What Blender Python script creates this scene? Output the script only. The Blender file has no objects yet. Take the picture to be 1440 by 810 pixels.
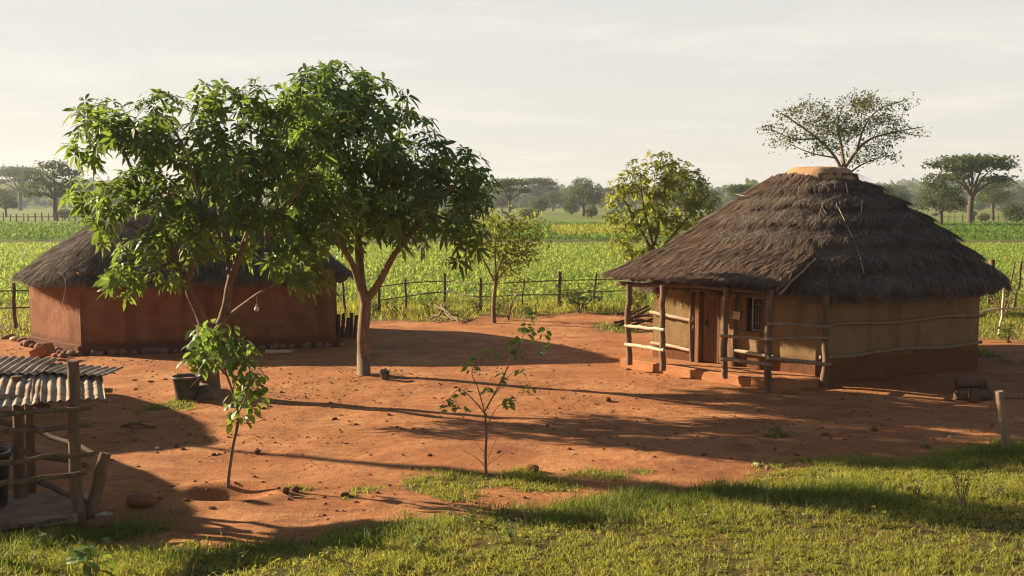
import bpy, bmesh, math, random
import numpy as np
from mathutils import Vector
SC = bpy.context.scene
COL = SC.collection
RNG = np.random.default_rng(11)
random.seed(5)
R = math.radians
F, CX, CY, HZ, CAMH = 1400.0, 720.0, 405.0, 283.0, 3.9
PITCH = math.atan((CY - HZ) / F)
SUN_EL, SUN_AZ = 20.0, 20.0          # light comes from the left, SUN_AZ degrees beyond the picture plane

# ------------------------------------------------------------------ picture -> world
def ray(px, py):
    u, v = (px - CX) / F, (CY - py) / F
    c, s = math.cos(PITCH), math.sin(PITCH)
    return np.array([u, c + v * s, -s + v * c])
def G(px, py, z=0.0):
    d = ray(px, py)
    t = (z - CAMH) / d[2]
    return np.array([d[0] * t, d[1] * t, z])
def A(px, py, depth):
    d = ray(px, py)
    t = depth / d[1]
    return np.array([d[0] * t, depth, CAMH + d[2] * t])
def ppm(depth):                       # pixels per metre
    return F / depth

# ------------------------------------------------------------------ noise
_T = np.random.default_rng(3).random((256, 256))
def vn(x, y, seed=0):
    x = np.asarray(x, float) + seed * 17.31; y = np.asarray(y, float) + seed * 9.77
    xi = np.floor(x).astype(int); yi = np.floor(y).astype(int)
    fx = x - xi; fy = y - yi
    fx = fx * fx * (3 - 2 * fx); fy = fy * fy * (3 - 2 * fy)
    a = _T[xi & 255, yi & 255]; b = _T[(xi + 1) & 255, yi & 255]
    c = _T[xi & 255, (yi + 1) & 255]; d = _T[(xi + 1) & 255, (yi + 1) & 255]
    return (a * (1 - fx) + b * fx) * (1 - fy) + (c * (1 - fx) + d * fx) * fy
def fbm(x, y, o=4, seed=0):
    s = 0; a = .5; t = 0
    for k in range(o):
        s = s + a * vn(np.asarray(x) * 2 ** k, np.asarray(y) * 2 ** k, seed + k); t += a; a *= .5
    return s / t
def sst(a, b, x):
    t = np.clip((np.asarray(x, float) - a) / (b - a), 0, 1)
    return t * t * (3 - 2 * t)

# ------------------------------------------------------------------ layout of ground covers
_fe = np.array([G(px, py)[:2] for px, py in [(-900, 775), (-300, 775), (0, 738), (110, 748), (180, 772), (300, 772), (430, 757), (560, 735), (700, 730), (800, 710),
                (900, 688), (1000, 674), (1150, 648), (1300, 640), (1440, 622), (1700, 600), (2300, 600)]])
_fe = _fe[np.argsort(_fe[:, 0])]
_be = np.array([G(px, py)[:2] for px, py in [(-900, 482), (-100, 482), (40, 478), (250, 462), (480, 455), (560, 450), (640, 452), (720, 447), (800, 440), (850, 444),
                (930, 448), (1100, 448), (1330, 470), (1385, 507), (1440, 512), (1800, 512)]])
_be = _be[np.argsort(_be[:, 0])]
_patch = [(G(px, py)[:2], rx, ry) for px, py, rx, ry in [
    (650, 678, .85, .75), (720, 672, .8, .6), (770, 682, .5, .42), (850, 668, .65, .28), (900, 666, .3, .16), (228, 570, .55, .5), (515, 690, .22, .22), (490, 700, .15, .15),
    (1095, 610, .3, .22), (650, 700, .5, .2), (870, 462, 1.0, .9), (1130, 668, .3, .2), (170, 742, .7, .3), (420, 688, .25, .12), (845, 648, .12, .1)]]
def grass_cover(x, y):
    n = fbm(x * .9, y * .9, 3, 5) - .5
    n2 = fbm(x * 4, y * 4, 2, 8) - .5
    ex = np.interp(x, _fe[:, 0], _fe[:, 1]); bx = np.interp(x, _be[:, 0], _be[:, 1])
    m = sst(-.15, .35, ex - y + n * 1.0 + n2 * .8)
    m = np.maximum(m, sst(-.4, .9, y - bx + n * 2.2 + n2 * .8))
    for (c, rx, ry) in _patch:
        d = np.hypot((x - c[0]) / rx, (y - c[1]) / ry)
        m = np.maximum(m, sst(1.1, .6, d + n * 1.2 + n2 * 1.0))
    return m
PIT = G(318, 694); TREE_C = G(512, 528); TREE_L = G(293, 556)
def height(x, y):
    x = np.asarray(x, float); y = np.asarray(y, float)
    near = sst(60, 35, y)
    h = (fbm(x / 3.5, y / 3.5, 3, 1) - .5) * .16 * near
    h = h + (fbm(x / .7, y / .7, 3, 21) - .5) * .055 * near
    h = h + np.maximum(vn(x / .16, y / .16, 31) - .62, 0) * .05 * near * sst(.45, .62, fbm(x / 1.3, y / 1.3, 2, 40))
    ex = np.interp(x, _fe[:, 0], _fe[:, 1])
    h = h + sst(-.2, 2.2, ex - y) * .14
    d = np.hypot((x - PIT[0]) / 1.25, (y - PIT[1]) / .8)
    h = h - .15 * sst(.55, .1, d) + .05 * np.exp(-((d - .62) / .18) ** 2)
    for t, a, r in ((TREE_C, .07, .9), (TREE_L, .12, .9)):
        h = h + a * np.exp(-(((x - t[0]) ** 2 + (y - t[1]) ** 2) / (r * r)))
    yard = sst(21, 23, y) * sst(33, 31, y)
    h = h * (1 - .6 * yard)
    h = h * (1 - .8 * np.exp(-(((x - 7) / 5) ** 2 + ((y - 24) / 4.2) ** 2) ** 2))
    far = sst(500, 1500, y)
    h = h + far * (3 + 16 * fbm(x / 500, y / 700, 2, 3) + 11 * sst(150, 600, -x - 0.1 * (y - 600)) + 9 * sst(250, 700, x))
    return h
def hz(x, y):
    return float(height(x, y))
def on(px, py):                       # point on the real ground below a pixel
    p = G(px, py)
    for _ in range(3):
        p = G(px, py, hz(p[0], p[1]))
    return p

# ------------------------------------------------------------------ mesh builder
class MB:
    def __init__(self): self.v = []; self.f = []; self.n = 0
    def add(self, v, *faces, smooth=False):
        v = np.asarray(v, float).reshape(-1, 3); self.v.append(v)
        for f in faces:
            f = np.asarray(f, int)
            if f.size: self.f.append((f + self.n, smooth))
        self.n += len(v)
    def data(self, name, origin=(0, 0, 0)):
        me = bpy.data.meshes.new(name)
        v = np.concatenate(self.v) - np.asarray(origin, float)
        me.vertices.add(len(v)); me.vertices.foreach_set('co', v.astype(np.float32).ravel())
        lt = np.concatenate([np.full(len(f), f.shape[1]) for f, s in self.f])
        sm = np.concatenate([np.full(len(f), s) for f, s in self.f])
        loops = np.concatenate([f.ravel() for f, s in self.f])
        me.loops.add(len(loops)); me.loops.foreach_set('vertex_index', loops.astype(np.int32))
        me.polygons.add(len(lt))
        ls = np.concatenate([[0], np.cumsum(lt)[:-1]])
        me.polygons.foreach_set('loop_start', ls.astype(np.int32))
        me.polygons.foreach_set('loop_total', lt.astype(np.int32))
        me.polygons.foreach_set('use_smooth', sm)
        me.update(calc_edges=True)
        return me
    def build(self, name, mat, parent=None):
        origin = parent['_w'] if parent is not None else (0, 0, 0)
        me = self.data(name, origin)
        return link(name, me, mat, parent)
def link(name, me, mat, parent=None):
    me.materials.append(mat)
    o = bpy.data.objects.new(name, me); COL.objects.link(o)
    if parent is not None:
        o.parent = parent; o['_w'] = list(parent['_w'])
    return o
def thing(name, label, cat, loc=(0, 0, 0), group=None):
    o = bpy.data.objects.new(name, None); COL.objects.link(o)
    o.empty_display_size = .2
    o.location = Vector([float(c) for c in loc]); o['_w'] = [float(c) for c in loc]
    return tag(o, label, cat, group)
def tag(o, label=None, cat=None, group=None, kind=None):
    if label: o['label'] = label
    if cat: o['category'] = cat
    if group: o['group'] = group
    if kind: o['kind'] = kind
    return o
def single(mb, name, mat, loc, label, cat, group=None):
    o = link(name, mb.data(name, loc), mat)
    o.location = Vector([float(c) for c in loc])
    return tag(o, label, cat, group)
def copy_tree(o, parent=None):
    c = o.copy(); COL.objects.link(c)
    if parent is not None: c.parent = parent
    for ch in list(o.children): copy_tree(ch, c)
    return c

def unit(v):
    v = np.asarray(v, float)
    return v / np.maximum(np.linalg.norm(v, axis=-1, keepdims=True), 1e-9)
def tube(mb, path, rad, n=8, cap=True, wob=0.0, smooth=True):
    p = np.asarray(path, float); m = len(p)
    rad = np.full(m, rad, float) if np.isscalar(rad) else np.asarray(rad, float)
    t = unit(np.gradient(p, axis=0))
    ref = np.array([0, 0, 1.0]) if abs(t[0][2]) < .9 else np.array([1.0, 0, 0])
    u = unit(np.cross(t[0], ref)); us = []
    for k in range(m):
        u = unit(u - t[k] * np.dot(u, t[k])); us.append(u)
    us = np.array(us); ws = np.cross(t, us)
    a = np.arange(n) / n * 2 * math.pi
    rr = rad[:, None] * np.ones(n)
    if wob: rr = rr * (1 + wob * (RNG.random((m, n)) - .5) + wob * .8 * (RNG.random(n) - .5)[None])
    v = p[:, None] + (us[:, None] * np.cos(a)[None, :, None] + ws[:, None] * np.sin(a)[None, :, None]) * rr[..., None]
    v = v.reshape(-1, 3)
    i = np.arange(m - 1)[:, None] * n; j = np.arange(n)[None]
    q = np.stack([i + j, i + (j + 1) % n, i + n + (j + 1) % n, i + n + j], -1).reshape(-1, 4)
    mb.add(v, q, smooth=smooth)
    if cap:
        for k, rev in ((0, 1), (m - 1, 0)):
            ring = v[k * n:(k + 1) * n]
            c = ring.mean(0); idx = np.arange(n)
            f = np.stack([idx, (idx + 1) % n, np.full(n, n)], -1)
            mb.add(np.vstack([ring, c]), f[:, ::-1] if rev else f)
def smooth_path(pts, k=4):
    p = np.asarray(pts, float)
    if len(p) < 3:
        return np.array([p[0] + (p[-1] - p[0]) * t for t in np.linspace(0, 1, k + 1)])
    out = []
    q = np.vstack([2 * p[0] - p[1], p, 2 * p[-1] - p[-2]])
    for i in range(1, len(q) - 2):
        for t in np.arange(k) / k:
            out.append(.5 * ((2 * q[i]) + (-q[i-1] + q[i+1]) * t + (2*q[i-1] - 5*q[i] + 4*q[i+1] - q[i+2]) * t*t + (-q[i-1] + 3*q[i] - 3*q[i+1] + q[i+2]) * t**3))
    out.append(p[-1])
    return np.array(out)
def log(mb, a, b, r, r2=None, bend=.02, n=9, wob=.18, k=6):
    a = np.asarray(a, float); b = np.asarray(b, float)
    r2 = r * .85 if r2 is None else r2
    L = np.linalg.norm(b - a)
    t = np.linspace(0, 1, k + 1)
    off = (RNG.random((k + 1, 3)) - .5) * bend * L; off[0] = off[-1] = 0
    off += np.sin(t * math.pi)[:, None] * (RNG.random(3) - .5) * bend * L * 1.6
    tube(mb, a + (b - a) * t[:, None] + off, r + (r2 - r) * t, n, wob=wob)
def box(mb, c, sx, sy, sz, ax=(1, 0, 0), ay=(0, 1, 0), az=None, bev=0.0):
    ax = unit(ax); ay = unit(ay); az = unit(np.cross(ax, ay)) if az is None else unit(az)
    bm = bmesh.new(); bmesh.ops.create_cube(bm, size=1)
    for v in bm.verts: v.co = Vector((v.co.x * sx, v.co.y * sy, v.co.z * sz))
    if bev: bmesh.ops.bevel(bm, geom=bm.edges[:], offset=bev, segments=2, affect='EDGES', profile=.6)
    bm.verts.index_update()
    v = np.array([p.co[:] for p in bm.verts]); v = np.asarray(c, float) + v[:, :1] * ax + v[:, 1:2] * ay + v[:, 2:] * az
    t = [[q.index for q in f.verts] for f in bm.faces if len(f.verts) == 3]
    q = [[q.index for q in f.verts] for f in bm.faces if len(f.verts) == 4]
    g = [f for f in bm.faces if len(f.verts) > 4]
    for f in g:
        ids = [w.index for w in f.verts]
        for k in range(1, len(ids) - 1): t.append([ids[0], ids[k], ids[k + 1]])
    bm.free()
    mb.add(v, np.array(q, int).reshape(-1, 4), np.array(t, int).reshape(-1, 3))
def lathe(mb, c, prof, n=24, wob=0):
    c = np.asarray(c, float); prof = np.asarray(prof, float); m = len(prof)
    a = np.arange(n) / n * 2 * math.pi
    v = np.stack([prof[:, None, 0] * np.cos(a), prof[:, None, 0] * np.sin(a), prof[:, None, 1] + 0 * a], -1) + c
    i = np.arange(m - 1)[:, None] * n; j = np.arange(n)[None]
    q = np.stack([i + j, i + (j + 1) % n, i + n + (j + 1) % n, i + n + j], -1).reshape(-1, 4)
    mb.add(v, q, smooth=True)
def leaves(mb, P, D, U, L, W, droop=.3, fold=.0):
    P = np.asarray(P, float); n = len(P)
    D = unit(D); S = unit(np.cross(D, U)); N = np.cross(S, D)
    L = np.broadcast_to(np.asarray(L, float), (n,))[:, None]; W = np.broadcast_to(np.asarray(W, float), (n,))[:, None]
    dr = np.broadcast_to(np.asarray(droop, float), (n,))[:, None]
    def pt(t): return P + D * L * t + np.array([0, 0, -1.0]) * (L * dr * t * t)
    a, b = pt(.36), pt(.72)
    v = np.stack([P, a - S * W * .5 + N * W * fold, a + S * W * .5 + N * W * fold, b - S * W * .42 + N * W * fold, b + S * W * .42 + N * W * fold, pt(1.0)], 1).reshape(-1, 3)
    o = np.arange(n)[:, None] * 6
    mb.add(v, o + np.array([1, 3, 4, 2]), np.concatenate([o + np.array([0, 1, 2]), o + np.array([3, 5, 4])]))
def blades(mb, P, Hh, W, lean=.5, curl=.6):
    n = len(P); a = RNG.random(n) * 2 * math.pi; b = RNG.random(n) * 2 * math.pi
    ln = (RNG.random(n) ** 1.2) * lean
    d = np.stack([np.cos(a) * ln, np.sin(a) * ln, np.ones(n)], 1)
    s = np.stack([np.cos(b), np.sin(b), np.zeros(n)], 1)
    Hh = Hh[:, None]; W = np.broadcast_to(np.asarray(W), (n,))[:, None]
    m = P + d * Hh * .55
    hdir = np.stack([np.cos(a), np.sin(a), np.zeros(n)], 1)
    t = P + d * Hh + hdir * Hh * curl * RNG.random((n, 1)) - np.array([0, 0, .25]) * Hh * ln[:, None]
    v = np.stack([P - s * W * .5, P + s * W * .5, m + s * W * .4, m - s * W * .4, t], 1).reshape(-1, 3)
    o = np.arange(n)[:, None] * 5
    mb.add(v, o + np.array([0, 1, 2, 3]), o + np.array([3, 2, 4]))

# ------------------------------------------------------------------ materials
class NT:
    def __init__(self, name):
        self.m = bpy.data.materials.new(name); self.m.use_nodes = True
        self.t = self.m.node_tree; self.t.nodes.clear()
        self.out = self.N('ShaderNodeOutputMaterial')
    def N(self, typ, **kw):
        n = self.t.nodes.new(typ)
        for k, v in kw.items(): setattr(n, k, v)
        return n
    def L(self, a, b): self.t.links.new(a, b)
    def noise(self, scale, detail=4, rough=.55, vec=None, dist=0):
        n = self.N('ShaderNodeTexNoise'); n.inputs['Scale'].default_value = scale
        n.inputs['Detail'].default_value = detail; n.inputs['Roughness'].default_value = rough; n.inputs['Distortion'].default_value = dist
        if vec is not None: self.L(vec, n.inputs['Vector'])
        return n.outputs['Fac']
    def coord(self, scale=(1, 1, 1), kind='Object'):
        c = self.N('ShaderNodeTexCoord'); mp = self.N('ShaderNodeMapping'); mp.inputs['Scale'].default_value = scale
        self.L(c.outputs[kind], mp.inputs['Vector']); return mp.outputs['Vector']
    def ramp(self, fac, stops, interp='LINEAR'):
        r = self.N('ShaderNodeValToRGB'); cr = r.color_ramp; cr.interpolation = interp
        while len(cr.elements) > 1: cr.elements.remove(cr.elements[-1])
        cr.elements[0].position = stops[0][0]; cr.elements[0].color = tuple(stops[0][1]) + (1,)
        for p, c in stops[1:]:
            e = cr.elements.new(p); e.color = tuple(c) + (1,)
        self.L(fac, r.inputs['Fac']); return r.outputs['Color']
    def mix(self, fac, a, b, mode='MIX'):
        n = self.N('ShaderNodeMix', data_type='RGBA', blend_type=mode)
        for s, val in ((n.inputs[0], fac), (n.inputs[6], a), (n.inputs[7], b)):
            if isinstance(val, (int, float)): s.default_value = val
            elif isinstance(val, tuple): s.default_value = val + (1,)
            else: self.L(val, s)
        return n.outputs[2]
    def math(self, op, a, b=0.0, c=0.0, clamp=False):
        n = self.N('ShaderNodeMath', operation=op, use_clamp=clamp)
        for s, val in zip(n.inputs, (a, b, c)):
            if isinstance(val, (int, float)): s.default_value = val
            else: self.L(val, s)
        return n.outputs[0]
    def bump(self, h, strength=.5, dist=.02, prev=None):
        b = self.N('ShaderNodeBump'); b.inputs['Strength'].default_value = strength; b.inputs['Distance'].default_value = dist
        self.L(h, b.inputs['Height'])
        if prev is not None: self.L(prev, b.inputs['Normal'])
        return b.outputs['Normal']
    def bsdf(self, color, rough=.9, normal=None, spec=.3, metal=0):
        p = self.N('ShaderNodeBsdfPrincipled')
        if isinstance(color, tuple): p.inputs['Base Color'].default_value = color + (1,)
        else: self.L(color, p.inputs['Base Color'])
        if isinstance(rough, (int, float)): p.inputs['Roughness'].default_value = rough
        else: self.L(rough, p.inputs['Roughness'])
        p.inputs['Specular IOR Level'].default_value = spec; p.inputs['Metallic'].default_value = metal
        if normal is not None: self.L(normal, p.inputs['Normal'])
        return p.outputs[0]
    def done(self, sh): self.L(sh, self.out.inputs['Surface']); return self.m
    def island(self): return self.N('ShaderNodeNewGeometry').outputs['Random Per Island']

def leaf_mat(name, stops, trans, tf=.35, rough=.45, spec=.35):
    m = NT(name)
    col = m.ramp(m.island(), stops)
    n = m.noise(1.6, 2, vec=m.coord())
    col = m.mix(m.math('MULTIPLY', n, .5), col, m.mix(.5, col, stops[0][1]))
    a = m.bsdf(col, rough, None, spec)
    t = m.N('ShaderNodeBsdfTranslucent')
    tc = m.mix(.55, col, trans); m.L(tc, t.inputs['Color'])
    mx = m.N('ShaderNodeMixShader'); mx.inputs[0].default_value = tf
    m.L(a, mx.inputs[1]); m.L(t.outputs[0], mx.inputs[2])
    return m.done(mx.outputs[0])
def wood_mat(name, c1, c2, c3=None, stretch=(1, 1, .12), scale=14, bump=.5, rough=.85, isl=.35):
    m = NT(name)
    v = m.coord(stretch)
    n = m.noise(scale, 6, .65, v); n2 = m.noise(3.0, 3, .6, m.coord())
    col = m.ramp(n, [(.3, c1), (.68, c2)])
    if c3: col = m.mix(m.ramp(n2, [(.5, (0, 0, 0)), (.7, (1, 1, 1))]), col, c3)
    col = m.mix(1.0, col, m.ramp(m.island(), [(0, (1 - isl,) * 3), (1, (1 + isl * .3,) * 3)]), 'MULTIPLY')
    return m.done(m.bsdf(col, rough, m.bump(n, bump, .012), .2))

def mk_soil():
    m = NT('ground_soil')
    co = m.coord(kind='Object')
    n1 = m.noise(.55, 5, .6, co); n2 = m.noise(4.5, 6, .65, co); n3 = m.noise(22, 5, .7, co); n4 = m.noise(1.3, 4, .6, m.coord((.35, 1.2, 1)))
    soil = m.ramp(n1, [(.32, (.32, .120, .044)), (.5, (.44, .182, .068)), (.68, (.55, .26, .105))])
    soil = m.mix(m.ramp(n2, [(.42, (0, 0, 0)), (.75, (.7, .7, .7))]), soil, (.31, .115, .048))
    soil = m.mix(m.ramp(n4, [(.5, (0, 0, 0)), (.72, (.55, .55, .55))]), soil, (.56, .28, .12))
    soil = m.mix(m.ramp(n3, [(.55, (0, 0, 0)), (.66, (.8, .8, .8))]), soil, (.20, .075, .037))
    n5 = m.noise(.9, 5, .7, m.coord((.8, 1.1, 1)), 1.2)
    soil = m.mix(m.ramp(n5, [(.5, (0, 0, 0)), (.62, (.62, .62, .62))]), soil, (.25, .10, .047))
    n6 = m.noise(9, 6, .75, m.coord((.5, 1.3, 1)))
    soil = m.mix(m.ramp(n6, [(.54, (0, 0, 0)), (.66, (.5, .5, .5))]), soil, (.58, .30, .14))
    at = m.N('ShaderNodeAttribute', attribute_name='cover')
    sep = m.N('ShaderNodeSeparateColor'); m.L(at.outputs['Color'], sep.inputs[0])
    gr = m.ramp(n2, [(.3, (.055, .055, .016)), (.5, (.11, .095, .026)), (.7, (.22, .125, .048))])
    fld = m.ramp(n2, [(.3, (.09, .13, .024)), (.7, (.17, .21, .04))])
    fn = m.noise(.03, 5, .6, m.coord((.5, 1.5, 1)))
    mead = m.ramp(fn, [(.3, (.085, .13, .022)), (.5, (.15, .19, .035)), (.68, (.20, .21, .05))])
    fn2 = m.noise(.35, 4, .6, co)
    mead = m.mix(m.ramp(fn2, [(.55, (0, 0, 0)), (.7, (.6, .6, .6))]), mead, (.06, .085, .018))
    col = m.mix(sep.outputs[0], soil, gr); col = m.mix(sep.outputs[1], col, fld); col = m.mix(sep.outputs[2], col, mead)
    vo = m.N('ShaderNodeTexVoronoi'); vo.inputs['Scale'].default_value = 16; m.L(co, vo.inputs['Vector'])
    b = m.bump(m.noise(6, 7, .72, co), .8, .07)
    b = m.bump(m.noise(30, 5, .75, co), .8, .03, b)
    b = m.bump(m.ramp(vo.outputs['Distance'], [(.0, (1, 1, 1)), (.28, (0, 0, 0))]), .25, .012, b)
    return m.done(m.bsdf(col, .95, b, .12))
def mk_mud(name, c1, c2, dark, zl=None, low=None):
    m = NT(name)
    co = m.coord()
    n = m.noise(2.2, 5, .6, co); n2 = m.noise(17, 6, .7, co); n3 = m.noise(.9, 3, .5, m.coord((2.5, 2.5, .3)))
    col = m.ramp(n, [(.3, c1), (.7, c2)])
    col = m.mix(m.ramp(n2, [(.5, (0, 0, 0)), (.75, (.6, .6, .6))]), col, dark)
    col = m.mix(m.ramp(n3, [(.5, (0, 0, 0)), (.68, (.55, .55, .55))]), col, dark)
    if zl is not None:                  # a band of splashed red earth plastered along the foot of the wall
        g = m.N('ShaderNodeSeparateXYZ'); m.L(co, g.inputs[0])
        f = m.math('SUBTRACT', zl + .12, m.math('ADD', g.outputs[2], m.math('MULTIPLY', m.noise(3.5, 4, .6, co), .24)))
        col = m.mix(m.math('MULTIPLY', f, 7, clamp=True), col, m.mix(n, low, tuple(c * .7 for c in low)))
    vo = m.N('ShaderNodeTexVoronoi', feature='DISTANCE_TO_EDGE'); vo.inputs['Scale'].default_value = 2.6
    m.L(m.mix(.12, co, m.noise(6, 3, vec=co)), vo.inputs['Vector'])
    crack = m.ramp(vo.outputs['Distance'], [(0, (0, 0, 0)), (.015, (1, 1, 1))])
    b = m.bump(n, .5, .06); b = m.bump(n2, .55, .02, b); b = m.bump(crack, .25, .01, b)
    return m.done(m.bsdf(col, .95, b, .1))
def mk_thatch(name, base, stops):
    m = NT(name)
    col = m.ramp(m.island(), stops)
    n = m.noise(2.0, 4, .6, m.coord())
    col = m.mix(m.math('MULTIPLY', n, .6), col, base)
    nb = m.noise(.9, 4, .65, m.coord((1, 1, 1.6)))
    col = m.mix(m.ramp(nb, [(.48, (0, 0, 0)), (.66, (.6, .6, .6))]), col, tuple(c * 2.1 for c in base))
    nd = m.noise(1.7, 4, .6, m.coord((1, 1, 1.6)))
    col = m.mix(m.ramp(nd, [(.52, (0, 0, 0)), (.68, (.6, .6, .6))]), col, tuple(c * .5 for c in base))
    b = m.bump(m.noise(40, 3, vec=m.coord()), .4, .01)
    return m.done(m.bsdf(col, .85, b, .2))
def mk_plain(name, c, rough=.8, spec=.3, var=.25, metal=0, scale=6, bump=.2):
    m = NT(name); n = m.noise(scale, 5, .6, m.coord())
    col = m.ramp(n, [(.3, tuple(x * (1 - var) for x in c)), (.7, tuple(min(1, x * (1 + var)) for x in c))])
    return m.done(m.bsdf(col, rough, m.bump(n, bump, .01), spec, metal))

M = {}
M['soil'] = mk_soil()
M['mud_red'] = mk_mud('red_mud', (.20, .085, .045), (.31, .142, .075), (.13, .055, .032), .38, (.17, .072, .04))
M['mud_tan'] = mk_mud('tan_mud', (.24, .15, .072), (.33, .22, .11), (.14, .085, .044), .60, (.20, .088, .045))
M['plinth'] = mk_mud('earth_plinth', (.36, .15, .065), (.46, .22, .10), (.28, .11, .05))
M['cap'] = mk_mud('clay_cap', (.38, .215, .11), (.48, .30, .165), (.30, .17, .085))
M['thatch'] = mk_thatch('thatch_dark', (.085, .052, .036), [(0, (.055, .033, .024)), (.45, (.12, .074, .051)), (.85, (.20, .13, .09)), (.97, (.38, .28, .18)), (1, (.45, .34, .2))])
M['thatch_grey'] = mk_thatch('thatch_grey', (.10, .074, .056), [(0, (.065, .047, .037)), (.45, (.145, .106, .078)), (.85, (.24, .18, .13)), (.97, (.42, .34, .24)), (1, (.45, .35, .22))])
M['post'] = wood_mat('weathered_post', (.10, .06, .036), (.25, .16, .098), (.16, .11, .073))
M['rail'] = wood_mat('pale_rail', (.20, .13, .08), (.40, .285, .18), (.27, .18, .11), isl=.3)
M['bleached'] = wood_mat('bleached_pole', (.45, .34, .22), (.68, .55, .39), isl=.15)
M['fence'] = wood_mat('fence_wood', (.085, .055, .034), (.22, .145, .088), isl=.4)
M['plank'] = wood_mat('door_plank', (.19, .095, .05), (.34, .185, .10), isl=.4)
M['firewood'] = wood_mat('firewood', (.085, .046, .028), (.21, .12, .07), (.2, .13, .08))
M['bark'] = wood_mat('tree_bark', (.10, .066, .042), (.25, .168, .105), (.17, .095, .052), (1, 1, .35), 9, .8, isl=0)
M['bark_dark'] = wood_mat('dark_bark', (.05, .036, .025), (.13, .095, .065), None, (1, 1, .35), 9, .8, isl=0)
M['stem'] = wood_mat('sapling_stem', (.12, .075, .05), (.25, .17, .11), None, isl=0)
M['leaf_c'] = leaf_mat('leaf_broad_dark', [(0, (.048, .098, .026)), (.5, (.080, .145, .034)), (.85, (.13, .20, .04)), (.97, (.18, .23, .045)), (1, (.26, .2, .05))], (.28, .42, .05), .42, .42, .4)
M['leaf_l'] = leaf_mat('leaf_broad_light', [(0, (.062, .115, .024)), (.5, (.10, .165, .03)), (.85, (.17, .225, .038)), (.97, (.22, .26, .04)), (1, (.3, .22, .05))], (.33, .44, .05), .47, .45, .35)
M['leaf_s'] = leaf_mat('leaf_sapling', [(0, (.08, .15, .03)), (.6, (.14, .23, .045)), (1, (.25, .32, .07))], (.38, .5, .06), .45, .45)
M['leaf_y'] = leaf_mat('leaf_olive', [(0, (.10, .125, .022)), (.6, (.17, .19, .03)), (1, (.27, .26, .045))], (.48, .48, .04), .5, .5)
M['leaf_far'] = leaf_mat('leaf_distant', [(0, (.045, .07, .02)), (.6, (.075, .10, .028)), (1, (.12, .14, .04))], (.22, .26, .04), .35, .6, .15)
M['leaf_acacia'] = leaf_mat('leaf_acacia', [(0, (.055, .075, .02)), (.6, (.09, .11, .026)), (1, (.14, .15, .04))], (.25, .27, .04), .38, .55, .2)
M['leaf_dry'] = leaf_mat('leaf_dry', [(0, (.13, .075, .04)), (.6, (.26, .18, .09)), (1, (.42, .33, .19))], (.25, .18, .1), .3, .7, .1)
M['grass'] = leaf_mat('grass_blade', [(0, (.14, .17, .032)), (.5, (.27, .28, .05)), (.8, (.40, .36, .08)), (.93, (.36, .30, .08)), (1, (.5, .4, .18))], (.58, .55, .05), .48, .55, .2)
M['grass_lush'] = leaf_mat('grass_lush', [(0, (.055, .095, .016)), (.6, (.10, .15, .022)), (1, (.2, .22, .035))], (.32, .38, .045), .42, .5, .25)
M['grass_dry'] = leaf_mat('grass_dry', [(0, (.16, .13, .045)), (1, (.34, .26, .11))], (.4, .32, .12), .35, .7, .1)
M['crop'] = leaf_mat('crop_leaf', [(0, (.19, .265, .048)), (.6, (.26, .335, .06)), (1, (.33, .39, .085))], (.56, .66, .09), .5, .5, .3)
M['crop_y'] = leaf_mat('crop_yellow', [(0, (.28, .29, .035)), (1, (.40, .38, .05))], (.58, .54, .06), .4, .6, .15)
M['crop_far'] = leaf_mat('crop_far', [(0, (.075, .15, .024)), (1, (.14, .23, .04))], (.3, .44, .04), .45, .6, .15)
M['stone'] = mk_plain('field_stone', (.22, .13, .085), .9, .2, .35, scale=7, bump=.5)
M['stone_red'] = mk_plain('red_stone', (.24, .10, .055), .9, .2, .35, scale=5, bump=.7)
M['stone_pale'] = mk_plain('pale_stone', (.45, .36, .27), .9, .2, .2, scale=7, bump=.4)
M['floor'] = mk_plain('worn_floor', (.27, .19, .13), .9, .15, .4, scale=4, bump=.5)
M['clod'] = mk_plain('dark_clod', (.17, .075, .038), .95, .1, .3, scale=9, bump=.6)
M['black'] = mk_plain('black_plastic', (.025, .025, .027), .5, .4, .3)
M['dirtyblack'] = mk_plain('dusty_plastic', (.11, .095, .08), .65, .3, .4)
M['iron'] = mk_plain('dark_iron', (.06, .055, .05), .5, .5, .3, .6)
M['glassdark'] = NT('window_glass').m
_m = NT('window_pane'); M['glass'] = _m.done(_m.bsdf((.03, .035, .04), .12, None, .5))
M['whitepaint'] = mk_plain('worn_white_paint', (.36, .32, .26), .7, .3, .2)
M['paper'] = mk_plain('notice_card', (.62, .52, .36), .8, .2, .12)
M['ink'] = mk_plain('ink', (.18, .11, .06), .8, .2, .1)
M['cloth'] = mk_plain('white_cloth', (.6, .55, .48), .9, .1, .15)
def mk_sheet():
    m = NT('corrugated_iron'); co = m.coord()
    n = m.noise(1.7, 5, .65, co); n2 = m.noise(9, 5, .7, co)
    col = m.ramp(n, [(.34, (.22, .14, .085)), (.46, (.38, .30, .215)), (.7, (.52, .43, .32))])
    col = m.mix(m.ramp(n2, [(.48, (0, 0, 0)), (.62, (.85, .85, .85))]), col, (.20, .115, .065))
    return m.done(m.bsdf(col, .95, m.bump(n2, .4, .01), .08, .0))
M['sheet'] = mk_sheet()

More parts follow.
